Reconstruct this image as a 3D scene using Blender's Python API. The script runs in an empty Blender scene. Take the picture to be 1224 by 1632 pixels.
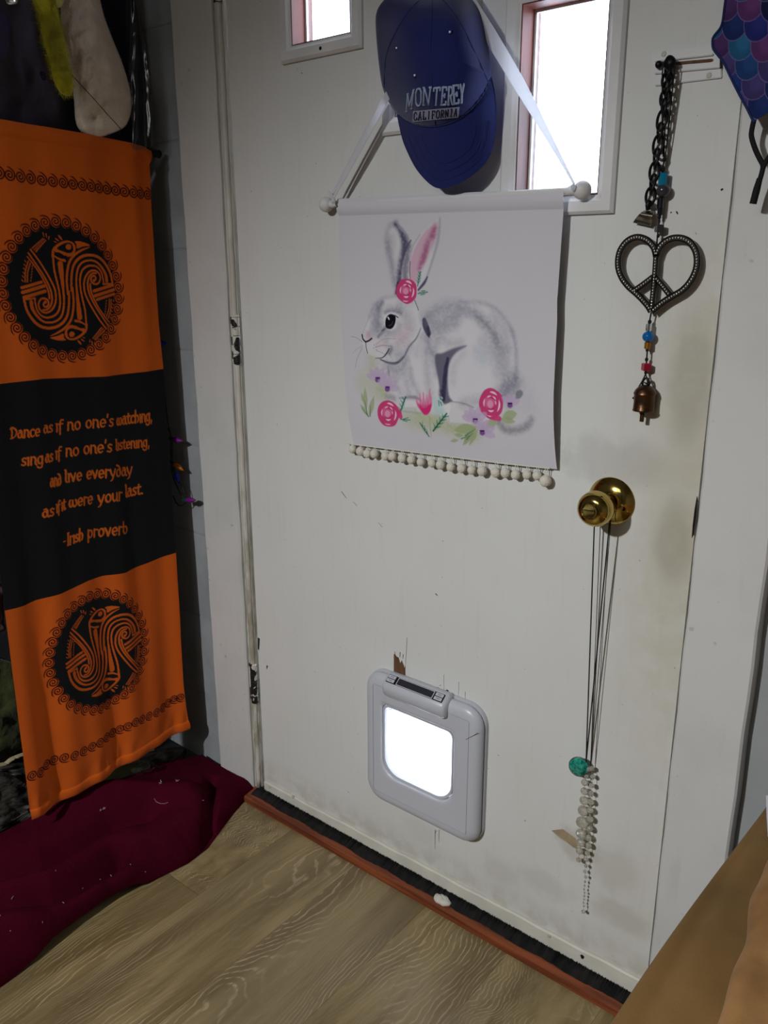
import bpy, bmesh, math, random
import numpy as np
from mathutils import Vector, Matrix
random.seed(7); np.random.seed(7)
SC = bpy.context.scene
COL = SC.collection
PI = math.pi

# ------------------------------------------------------------------ camera
F_PX, YAW, PITCH, ROLL = 1337.97, 0.688917, -0.287014, -0.002926
CAM = np.array([1.27979, -1.11664, 1.17348])
_cy, _sy, _cp, _sp = math.cos(YAW), math.sin(YAW), math.cos(PITCH), math.sin(PITCH)
_fw = np.array([-_sy*_cp, _cy*_cp, _sp]); _rt = np.array([_cy, _sy, 0.0]); _up = np.cross(_rt, _fw)
_c, _s = math.cos(ROLL), math.sin(ROLL)
RT, UP = _c*_rt + _s*_up, -_s*_rt + _c*_up
cam_d = bpy.data.cameras.new('camera'); cam = bpy.data.objects.new('camera', cam_d); COL.objects.link(cam)
cam_d.sensor_fit = 'VERTICAL'; cam_d.sensor_height = 36.0; cam_d.lens = F_PX*36.0/1632.0
cam_d.clip_start = 0.02
mw = Matrix([[RT[0], UP[0], -_fw[0], CAM[0]], [RT[1], UP[1], -_fw[1], CAM[1]], [RT[2], UP[2], -_fw[2], CAM[2]], [0, 0, 0, 1]])
cam.matrix_world = mw
SC.camera = cam

# ------------------------------------------------------------------ world, lamps, exposure
SC.view_settings.view_transform = 'Standard'; SC.view_settings.look = 'None'
SC.view_settings.gamma = 1.0; SC.view_settings.use_curve_mapping = False
SC.view_settings.exposure = 0.0
wd = bpy.data.worlds.new('sky'); SC.world = wd; wd.use_nodes = True
bg = wd.node_tree.nodes['Background']; bg.inputs[0].default_value = (0.84, 0.90, 1.0, 1); bg.inputs[1].default_value = 9.0

def lamp(name, kind, loc, target, energy, color, **kw):
    d = bpy.data.lights.new(name, kind); d.energy = energy; d.color = color
    for k, v in kw.items(): setattr(d, k, v)
    o = bpy.data.objects.new(name, d); COL.objects.link(o); o.location = loc
    v = Vector(target) - Vector(loc); o.rotation_euler = v.to_track_quat('-Z', 'Y').to_euler()
    return o
lamp('ceiling_spot', 'SPOT', (0.5, -2.5, 2.0), (0.72, -0.6, 0.22), 205, (0.965, 0.985, 1.0), spot_size=math.radians(78), spot_blend=1.0, shadow_soft_size=0.045)
lamp('ambient_fill', 'AREA', (0.9, -2.6, 2.3), (0.4, -0.2, 0.3), 7, (0.98, 0.99, 1.0), shape='RECTANGLE', size=0.9, size_y=0.9)  # unseen area lamp added as soft ambient fill
for i, (x0, x1, z0, z1) in enumerate([(.166, .298, 1.523, 1.773), (.387, .517, 1.392, 1.642), (.608, .738, 1.262, 1.512), (.372, .537, .228, .375)]):
    p = lamp('window_portal', 'AREA', ((x0+x1)/2, .07, (z0+z1)/2), ((x0+x1)/2, -1, (z0+z1)/2), 1, (1, 1, 1), shape='RECTANGLE', size=x1-x0+.02, size_y=z1-z0+.02)
    p.data.cycles.is_portal = True

# ------------------------------------------------------------------ helpers
def lin(c):
    return tuple((v/12.92 if v <= 0.04045 else ((v+0.055)/1.055)**2.4) for v in [q/255.0 for q in c])
def at(px, py, P=(0, 0, 0), n=(0, 1, 0)):
    """the point where the sight line of a photo pixel meets a plane of the room"""
    d = RT*(px-612) + UP*(816-py) + _fw*F_PX
    n = np.array(n, float); t = ((np.array(P, float)-CAM) @ n)/(d @ n)
    return CAM + t*d
def aty(px, py, y): return Vector(at(px, py, (0, y, 0)))
def atx(px, py, x): return Vector(at(px, py, (x, 0, 0), (1, 0, 0)))
def atz(px, py, z): return Vector(at(px, py, (0, 0, z), (0, 0, 1)))

class MB:
    """collects shapes, then builds ONE mesh object"""
    def __init__(s): s.v = []; s.f = []
    def add(s, vs, fs):
        b = len(s.v); s.v += [tuple(v) for v in vs]; s.f += [tuple(i+b for i in f) for f in fs]; return s
    def box(s, lo, hi):
        x0, y0, z0 = lo; x1, y1, z1 = hi
        return s.add([(x0,y0,z0),(x1,y0,z0),(x1,y1,z0),(x0,y1,z0),(x0,y0,z1),(x1,y0,z1),(x1,y1,z1),(x0,y1,z1)],
                     [(0,3,2,1),(4,5,6,7),(0,1,5,4),(1,2,6,5),(2,3,7,6),(3,0,4,7)])
    def tube(s, pts, r, n=8, caps=True, closed=False, flat=1.0):
        pts = [Vector(p) for p in pts]; m = len(pts)
        rs = r if hasattr(r, '__len__') else [r]*m
        rings = []; prev = None
        for i, p in enumerate(pts):
            a = pts[(i-1) % m] if (closed or i > 0) else pts[i]; b = pts[(i+1) % m] if (closed or i < m-1) else pts[i]
            t = (b-a).normalized() if (b-a).length > 1e-9 else Vector((0, 0, 1))
            if prev is None:
                u = t.cross(Vector((0, 1, 0)));
                if u.length < 1e-3: u = t.cross(Vector((1, 0, 0)))
            else: u = prev - t*prev.dot(t)
            u.normalize(); prev = u; w = t.cross(u)
            rings.append([p + u*math.cos(2*PI*k/n)*rs[i] + w*math.sin(2*PI*k/n)*rs[i]*flat for k in range(n)])
        vs = [v for R in rings for v in R]; fs = []
        for i in range(m if closed else m-1):
            j = (i+1) % m
            for k in range(n): fs.append((i*n+k, i*n+(k+1) % n, j*n+(k+1) % n, j*n+k))
        if caps and not closed: fs.append(tuple(range(n))[::-1]); fs.append(tuple((m-1)*n+k for k in range(n)))
        return s.add(vs, fs)
    def lathe(s, prof, org, axis=(0, 0, 1), n=24):
        """prof: (radius, height along the axis)"""
        ax = Vector(axis).normalized(); u = ax.cross(Vector((0, 0, 1)))
        if u.length < 1e-3: u = Vector((1, 0, 0))
        u.normalize(); w = ax.cross(u); o = Vector(org); vs = []; fs = []
        for r, h in prof:
            for k in range(n): vs.append(o + ax*h + (u*math.cos(2*PI*k/n) + w*math.sin(2*PI*k/n))*max(r, 1e-5))
        for i in range(len(prof)-1):
            for k in range(n): fs.append((i*n+k, i*n+(k+1) % n, (i+1)*n+(k+1) % n, (i+1)*n+k))
        fs.append(tuple(range(n))[::-1]); fs.append(tuple((len(prof)-1)*n+k for k in range(n)))
        return s.add(vs, fs)
    def ball(s, c, r, n=12, m=8, sc=(1, 1, 1)):
        vs = []; fs = []
        for i in range(m+1):
            t = PI*i/m
            for k in range(n): vs.append((c[0]+r*sc[0]*math.sin(t)*math.cos(2*PI*k/n), c[1]+r*sc[1]*math.sin(t)*math.sin(2*PI*k/n), c[2]+r*sc[2]*math.cos(t)))
        for i in range(m):
            for k in range(n): fs.append((i*n+k, (i+1)*n+k, (i+1)*n+(k+1) % n, i*n+(k+1) % n))
        return s.add(vs, fs)
    def loft(s, rings, cap0=False, cap1=False):
        n = len(rings[0]); vs = [v for R in rings for v in R]; fs = []
        for i in range(len(rings)-1):
            for k in range(n): fs.append((i*n+k, i*n+(k+1) % n, (i+1)*n+(k+1) % n, (i+1)*n+k))
        if cap0: fs.append(tuple(range(n))[::-1])
        if cap1: fs.append(tuple((len(rings)-1)*n+k for k in range(n)))
        return s.add(vs, fs)
    def prism(s, poly, y0, y1):
        """polygon of (x, z) between two depths"""
        n = len(poly); vs = [(x, y0, z) for x, z in poly] + [(x, y1, z) for x, z in poly]
        fs = [tuple(range(n)), tuple(range(n, 2*n))[::-1]] + [(i, n+i, n+(i+1) % n, (i+1) % n) for i in range(n)]
        return s.add(vs, fs)
    def build(s, name, mat, parent=None, smooth=False, fix=True, bevel=0):
        me = bpy.data.meshes.new(name); me.from_pydata(s.v, [], s.f); me.update()
        if fix:
            bm = bmesh.new(); bm.from_mesh(me); bmesh.ops.recalc_face_normals(bm, faces=bm.faces)
            if bevel:
                bmesh.ops.bevel(bm, geom=[e for e in bm.edges if len(e.link_faces) == 2 and e.calc_face_angle(0) > .6], offset=bevel, segments=2, affect='EDGES')
            bm.to_mesh(me); bm.free()
        if smooth is True: me.polygons.foreach_set('use_smooth', [True]*len(me.polygons))
        elif smooth: me.polygons.foreach_set('use_smooth', [True]*len(me.polygons)); me.set_sharp_from_angle(angle=math.radians(smooth))
        me.materials.append(mat)
        return link(name, me, parent)
def link(name, me, parent=None):
    o = bpy.data.objects.new(name, me); COL.objects.link(o)
    if parent is not None:
        o.parent = parent
        if parent.type == 'EMPTY': o.matrix_parent_inverse = Matrix.Translation(-parent.location)
    return o
def thing(name, label, cat, loc=(0, 0, 0), group=None):
    o = bpy.data.objects.new(name, None); COL.objects.link(o); o.location = loc; o.empty_display_size = .02
    o['label'] = label; o['category'] = cat
    if group: o['group'] = group
    return o
def tag(o, label, cat, group=None):
    o['label'] = label; o['category'] = cat
    if group: o['group'] = group
    return o
def struct(o): o['kind'] = 'structure'; return o

def spline(pts, k=6, closed=False):
    """Catmull-Rom through points of any dimension"""
    P = [np.array(p, float) for p in pts]; n = len(P); out = []
    g = (lambda i: P[i % n]) if closed else (lambda i: P[min(max(i, 0), n-1)])
    for i in range(n if closed else n-1):
        p0, p1, p2, p3 = g(i-1), g(i), g(i+1), g(i+2)
        for j in range(k):
            t = j/k; out.append(.5*((2*p1)+(-p0+p2)*t+(2*p0-5*p1+4*p2-p3)*t*t+(-p0+3*p1-3*p2+p3)*t**3))
    if not closed: out.append(P[-1])
    return out
def vnoise(x, y, seed=0):
    """smooth value noise on arrays"""
    x = np.asarray(x, float); y = np.asarray(y, float)
    xi = np.floor(x).astype(int); yi = np.floor(y).astype(int); fx = x-xi; fy = y-yi
    fx = fx*fx*(3-2*fx); fy = fy*fy*(3-2*fy)
    def h(a, b):
        q = np.sin(a*127.1+b*311.7+seed*74.7)*43758.5453; return q-np.floor(q)
    return (h(xi, yi)*(1-fx)+h(xi+1, yi)*fx)*(1-fy)+(h(xi, yi+1)*(1-fx)+h(xi+1, yi+1)*fx)*fy
def fbm(x, y, seed=0, o=3):
    r = 0; a = .5
    for i in range(o): r = r+a*(vnoise(x*2**i, y*2**i, seed+i)*2-1); a *= .5
    return r

# ------------------------------------------------------------------ materials
def mat(name, col, rough=.6, metal=0.0, bump=0.0, bscale=200.0, var=0.0, vscale=8.0, spec=.4, sheen=0.0, trans=0.0, coat=0.0, alpha=1.0, col2=None, stretch=(1, 1, 1), ior=1.45):
    m = bpy.data.materials.new(name); m.use_nodes = True; nt = m.node_tree; b = nt.nodes['Principled BSDF']
    c = (*lin(col), 1); b.inputs['Base Color'].default_value = c; b.inputs['Roughness'].default_value = rough
    b.inputs['Metallic'].default_value = metal; b.inputs['Specular IOR Level'].default_value = spec; b.inputs['IOR'].default_value = ior
    if sheen: b.inputs['Sheen Weight'].default_value = sheen; b.inputs['Sheen Roughness'].default_value = .4
    if trans: b.inputs['Transmission Weight'].default_value = trans
    if coat: b.inputs['Coat Weight'].default_value = coat; b.inputs['Coat Roughness'].default_value = .15
    if alpha < 1: b.inputs['Alpha'].default_value = alpha
    tc = nt.nodes.new('ShaderNodeTexCoord'); mp = nt.nodes.new('ShaderNodeMapping'); mp.inputs['Scale'].default_value = stretch
    nt.links.new(tc.outputs['Object'], mp.inputs[0])
    if var or col2:
        n = nt.nodes.new('ShaderNodeTexNoise'); n.inputs['Scale'].default_value = vscale; n.inputs['Detail'].default_value = 4
        nt.links.new(mp.outputs[0], n.inputs['Vector'])
        mx = nt.nodes.new('ShaderNodeMix'); mx.data_type = 'RGBA'
        mr = nt.nodes.new('ShaderNodeMapRange'); mr.inputs[1].default_value = .35; mr.inputs[2].default_value = .65
        nt.links.new(n.outputs['Fac'], mr.inputs[0]); nt.links.new(mr.outputs[0], mx.inputs[0])
        mx.inputs[6].default_value = c
        mx.inputs[7].default_value = (*lin(col2), 1) if col2 else (c[0]*(1-var), c[1]*(1-var), c[2]*(1-var), 1)
        nt.links.new(mx.outputs[2], b.inputs['Base Color'])
    if bump:
        n = nt.nodes.new('ShaderNodeTexNoise'); n.inputs['Scale'].default_value = bscale; n.inputs['Detail'].default_value = 3
        nt.links.new(mp.outputs[0], n.inputs['Vector'])
        bp = nt.nodes.new('ShaderNodeBump'); bp.inputs['Strength'].default_value = bump; bp.inputs['Distance'].default_value = .002
        nt.links.new(n.outputs['Fac'], bp.inputs['Height']); nt.links.new(bp.outputs[0], b.inputs['Normal'])
    return m
def mat_print(name, rough=.9, bump=.25, bscale=900, sheen=.1):
    """cloth whose flat print is a colour attribute"""
    m = mat(name, (200, 200, 200), rough, bump=bump, bscale=bscale, spec=.15, sheen=sheen)
    a = m.node_tree.nodes.new('ShaderNodeAttribute'); a.attribute_name = 'print'
    m.node_tree.links.new(a.outputs['Color'], m.node_tree.nodes['Principled BSDF'].inputs['Base Color'])
    return m
class NB:
    """small node-graph writer"""
    def __init__(s, m): s.nt = m.node_tree; s.b = s.nt.nodes['Principled BSDF']
    def n(s, t, **kw):
        q = s.nt.nodes.new(t)
        for k, v in kw.items(): setattr(q, k, v)
        return q
    def set(s, sock, v):
        if isinstance(v, bpy.types.NodeSocket): s.nt.links.new(v, sock)
        else: sock.default_value = v
    def math(s, op, a, b=0.0, c=0.0, clamp=False):
        q = s.n('ShaderNodeMath', operation=op, use_clamp=clamp); s.set(q.inputs[0], a); s.set(q.inputs[1], b); s.set(q.inputs[2], c); return q.outputs[0]
    def noise(s, vec, scale, detail=3, rough=.5, dist=0):
        q = s.n('ShaderNodeTexNoise'); s.set(q.inputs['Vector'], vec); q.inputs['Scale'].default_value = scale; q.inputs['Detail'].default_value = detail
        q.inputs['Roughness'].default_value = rough; q.inputs['Distortion'].default_value = dist; return q.outputs['Fac']
    def ramp(s, v, a, b, lo=0.0, hi=1.0, smooth=True):
        q = s.n('ShaderNodeMapRange', interpolation_type='SMOOTHSTEP' if smooth else 'LINEAR'); s.set(q.inputs[0], v)
        for i, x in zip((1, 2, 3, 4), (a, b, lo, hi)): q.inputs[i].default_value = x
        return q.outputs[0]
    def mix(s, f, a, b):
        q = s.n('ShaderNodeMix', data_type='RGBA'); s.set(q.inputs[0], f)
        s.set(q.inputs[6], a if isinstance(a, bpy.types.NodeSocket) else (*lin(a), 1)); s.set(q.inputs[7], b if isinstance(b, bpy.types.NodeSocket) else (*lin(b), 1)); return q.outputs[2]
    def obj(s): 
        t = s.n('ShaderNodeTexCoord'); sp = s.n('ShaderNodeSeparateXYZ'); s.nt.links.new(t.outputs['Object'], sp.inputs[0])
        return t.outputs['Object'], sp.outputs
    def stretch(s, vec, sc):
        q = s.n('ShaderNodeMapping'); s.set(q.inputs[0], vec); q.inputs['Scale'].default_value = sc; return q.outputs[0]
    def blob(s, xyz, cx, cz, rx, rz, wob=None):
        a = s.math('DIVIDE', s.math('SUBTRACT', xyz[0], cx), rx); b = s.math('DIVIDE', s.math('SUBTRACT', xyz[2], cz), rz)
        d = s.math('SQRT', s.math('ADD', s.math('MULTIPLY', a, a), s.math('MULTIPLY', b, b)))
        if wob is not None: d = s.math('ADD', d, s.math('MULTIPLY', s.math('SUBTRACT', wob, .5), 1.6))
        return s.ramp(d, 1.15, .45)
    def bump(s, h, strength=.3, dist=.002):
        q = s.n('ShaderNodeBump'); s.set(q.inputs['Height'], h); q.inputs['Strength'].default_value = strength; q.inputs['Distance'].default_value = dist
        s.nt.links.new(q.outputs[0], s.b.inputs['Normal'])

def door_paint():
    m = mat('painted_door', (206, 206, 203), .55, spec=.35); g = NB(m); v, xyz = g.obj()
    n1 = g.noise(v, 5, 4); n2 = g.noise(v, 26, 5, .6); n3 = g.noise(v, 90, 3)
    streak = g.noise(g.stretch(v, (60, 60, 5)), 1.6, 3)
    c = g.mix(g.math('MULTIPLY', g.ramp(n1, .35, .7), .22), (206, 206, 203), (194, 192, 184))
    c = g.mix(g.math('MULTIPLY', g.ramp(streak, .52, .75), .06), c, (150, 145, 130))
    # hand grime along the latch side and around the knob
    edge = g.ramp(xyz[0], .74, .915); low = g.ramp(xyz[2], 1.42, 1.0); hi = g.ramp(xyz[2], .35, .75)
    gr = g.math('MULTIPLY', g.math('MULTIPLY', edge, low), g.math('ADD', g.math('MULTIPLY', hi, .65), .25))
    gr = g.math('MULTIPLY', gr, g.ramp(n2, .25, .65, .45, 1.0))
    c = g.mix(g.math('MULTIPLY', gr, .62), c, (166, 156, 122))
    c = g.mix(g.math('MULTIPLY', g.blob(xyz, .885, 1.02, .035, .10, n2), .30), c, (120, 112, 84))
    c = g.mix(g.math('MULTIPLY', g.blob(xyz, .79, .90, .10, .04, n2), .22), c, (120, 116, 104))
    c = g.mix(g.math('MULTIPLY', g.blob(xyz, .885, .80, .035, .07, n2), .35), c, (128, 120, 92))
    for cx, cz, rx, rz, a in [(.775, .245, .045, .035, .30), (.84, .23, .05, .05, .18), (.86, .15, .06, .03, .22), (.63, .12, .05, .03, .15), (.45, .12, .05, .03, .10), (.72, .14, .06, .03, .15)]:
        c = g.mix(g.math('MULTIPLY', g.blob(xyz, cx, cz, rx, rz, n2), a), c, (128, 118, 92))
    c = g.mix(g.math('MULTIPLY', g.ramp(xyz[2], .12, .04), g.ramp(n2, .4, .6, .1, .35)), c, (140, 130, 105))
    c = g.mix(g.math('MULTIPLY', g.ramp(g.noise(v, 140, 2), .735, .76), .55), c, (90, 84, 74))
    g.nt.links.new(c, g.b.inputs['Base Color'])
    g.bump(g.math('ADD', g.math('MULTIPLY', n3, .5), g.math('MULTIPLY', streak, .6)), .12)
    return m
def casing_paint():
    m = mat('casing_paint', (196, 195, 192), .5, spec=.35); g = NB(m); v, xyz = g.obj()
    n1 = g.noise(v, 7, 5, .6); n2 = g.noise(g.stretch(v, (30, 30, 4)), 1.5, 4)
    c = g.mix(g.math('MULTIPLY', g.ramp(n1, .42, .75), .35), (197, 196, 193), (176, 175, 171))
    c = g.mix(g.math('MULTIPLY', g.ramp(n2, .6, .8), .15), c, (150, 146, 138))
    c = g.mix(g.math('MULTIPLY', g.ramp(g.noise(v, 60, 3), .70, .75), .35), c, (120, 112, 98))
    g.nt.links.new(c, g.b.inputs['Base Color']); g.bump(g.noise(v, 70, 3), .10); return m
def jamb_paint():
    m = mat('grimy_jamb_paint', (190, 186, 178), .5, spec=.35); g = NB(m); v, xyz = g.obj()
    n = g.noise(g.stretch(v, (40, 40, 9)), 1.5, 4, .6); low = g.ramp(xyz[2], 1.1, .3)
    c = g.mix(g.math('MULTIPLY', g.ramp(n, .40, .62), g.math('ADD', g.math('MULTIPLY', low, .55), .25)), (196, 192, 184), (138, 130, 108))
    c = g.mix(g.math('MULTIPLY', g.ramp(n, .66, .70), low), c, (78, 66, 50))
    g.nt.links.new(c, g.b.inputs['Base Color']); g.bump(n, .4, .003); return m
def chipped_metal():
    m = mat('paint_chipped_hinge', (40, 36, 33), .5, spec=.4); g = NB(m); v, xyz = g.obj()
    n = g.noise(v, 42, 2, .4, .6); f = g.ramp(n, .49, .51)
    g.nt.links.new(g.mix(f, (30, 27, 25), (196, 192, 182)), g.b.inputs['Base Color']); g.bump(f, .8, .001); return m
def block_paint():
    m = mat('grey_block_paint', (150, 153, 156), .75, spec=.25); g = NB(m); v, xyz = g.obj()
    c = g.mix(g.ramp(g.noise(v, 9, 4), .35, .7), (152, 155, 157), (136, 139, 142))
    g.nt.links.new(c, g.b.inputs['Base Color']); g.bump(g.noise(v, 160, 4, .7), .35); return m
def wood_floor():
    m = mat('limed_oak_plank', (150, 124, 88), .42, spec=.4); g = NB(m); v, xyz = g.obj()
    oi = g.n('ShaderNodeObjectInfo'); off = g.math('MULTIPLY', oi.outputs['Random'], 37.0)
    cm = g.n('ShaderNodeCombineXYZ'); g.set(cm.inputs[0], g.math('ADD', xyz[0], off)); g.set(cm.inputs[1], xyz[1]); g.set(cm.inputs[2], off)
    v = cm.outputs[0]
    warp = g.noise(g.stretch(v, (5.0, 2.0, 1)), 1.0, 2, .4)
    # cathedral figure: rings of a strongly stretched field
    wob = g.noise(g.stretch(v, (30, 16, 1)), 1.0, 2, .5)
    f = g.math('ADD', g.math('MULTIPLY', xyz[0], 105.0), g.math('ADD', g.math('MULTIPLY', warp, 30.0), g.math('MULTIPLY', wob, 2.2)))
    ring = g.math('ABSOLUTE', g.math('SUBTRACT', g.math('FRACT', f), .5))
    fine = g.noise(g.stretch(v, (190, 9, 1)), 1.0, 4, .65)
    mid = g.noise(g.stretch(v, (22, 2.2, 1)), 1.0, 4, .55)
    big = g.noise(g.stretch(v, (4, 1.5, 1)), 1.0, 3)
    zone = g.ramp(g.noise(g.stretch(v, (7, 2.2, 1)), 1.0, 2), .42, .60)
    c = g.mix(g.ramp(mid, .32, .68), (152, 133, 92), (104, 86, 54))
    c = g.mix(g.math('MULTIPLY', g.ramp(big, .4, .65), .55), c, (118, 104, 74))
    tone = g.math('MULTIPLY', g.ramp(oi.outputs['Random'], .0, 1.0), .35)
    c = g.mix(tone, c, (124, 110, 86))
    pore = g.math('MULTIPLY', g.ramp(ring, .20, .03), g.ramp(fine, .36, .56)); pore = g.math('MULTIPLY', pore, g.math('ADD', g.math('MULTIPLY', zone, .75), .12))
    c = g.mix(g.math('MULTIPLY', pore, .8), c, (176, 156, 124))
    c = g.mix(g.math('MULTIPLY', g.ramp(fine, .60, .72), .30), c, (166, 146, 114))
    c = g.mix(g.math('MULTIPLY', g.ramp(fine, .42, .28), .35), c, (84, 64, 40))
    g.nt.links.new(c, g.b.inputs['Base Color']); g.set(g.b.inputs['Roughness'], g.ramp(fine, .3, .7, .36, .55))
    g.bump(g.math('ADD', fine, g.math('MULTIPLY', pore, -1.0)), .12, .001); return m
def stained_wood(name, a, b, rough=.45):
    m = mat(name, a, rough, spec=.4); g = NB(m); v, xyz = g.obj()
    n = g.noise(g.stretch(v, (3, 40, 60)), 1.5, 4, .6)
    g.nt.links.new(g.mix(g.ramp(n, .35, .65), a, b), g.b.inputs['Base Color']); g.bump(n, .2); return m
def reveal_wood():
    m = mat('red_brown_reveal', (116, 54, 38), .5, spec=.4); g = NB(m); v, xyz = g.obj()
    n = g.noise(g.stretch(v, (40, 20, 4)), 1.5, 4, .6); 
    g.nt.links.new(g.mix(g.ramp(n, .35, .65), (104, 44, 32), (62, 25, 18)), g.b.inputs['Base Color']); g.bump(n, .3); return m
def clear_pane(name, tint=(245, 250, 255), gloss=.07, rough=.03):
    m = bpy.data.materials.new(name); m.use_nodes = True; nt = m.node_tree; nt.nodes.clear()
    o = nt.nodes.new('ShaderNodeOutputMaterial'); t = nt.nodes.new('ShaderNodeBsdfTransparent'); t.inputs[0].default_value = (*lin(tint), 1)
    gl = nt.nodes.new('ShaderNodeBsdfGlossy'); gl.inputs['Roughness'].default_value = rough
    mx = nt.nodes.new('ShaderNodeMixShader'); mx.inputs[0].default_value = gloss
    nt.links.new(t.outputs[0], mx.inputs[1]); nt.links.new(gl.outputs[0], mx.inputs[2]); nt.links.new(mx.outputs[0], o.inputs[0]); return m

def sheer(m):
    nt = m.node_tree; b = nt.nodes['Principled BSDF']; o = [n for n in nt.nodes if n.type == 'OUTPUT_MATERIAL'][0]; t = nt.nodes.new('ShaderNodeBsdfTranslucent'); t.inputs[0].default_value = (.85, .85, .88, 1)
    mx = nt.nodes.new('ShaderNodeMixShader'); mx.inputs[0].default_value = .45; nt.links.new(b.outputs[0], mx.inputs[1]); nt.links.new(t.outputs[0], mx.inputs[2]); nt.links.new(mx.outputs[0], o.inputs[0]); return m
def frosted(name):
    m = clear_pane(name, (250, 252, 255), .06, .1); nt = m.node_tree; t = nt.nodes.new('ShaderNodeBsdfTranslucent'); t.inputs[0].default_value = (.95, .96, 1, 1)
    mx = [n for n in nt.nodes if n.type == 'MIX_SHADER'][0]; tr = [n for n in nt.nodes if n.type == 'BSDF_TRANSPARENT'][0]
    m2 = nt.nodes.new('ShaderNodeMixShader'); m2.inputs[0].default_value = .6; nt.links.new(tr.outputs[0], m2.inputs[1]); nt.links.new(t.outputs[0], m2.inputs[2]); nt.links.new(m2.outputs[0], mx.inputs[1]); return m
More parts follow.
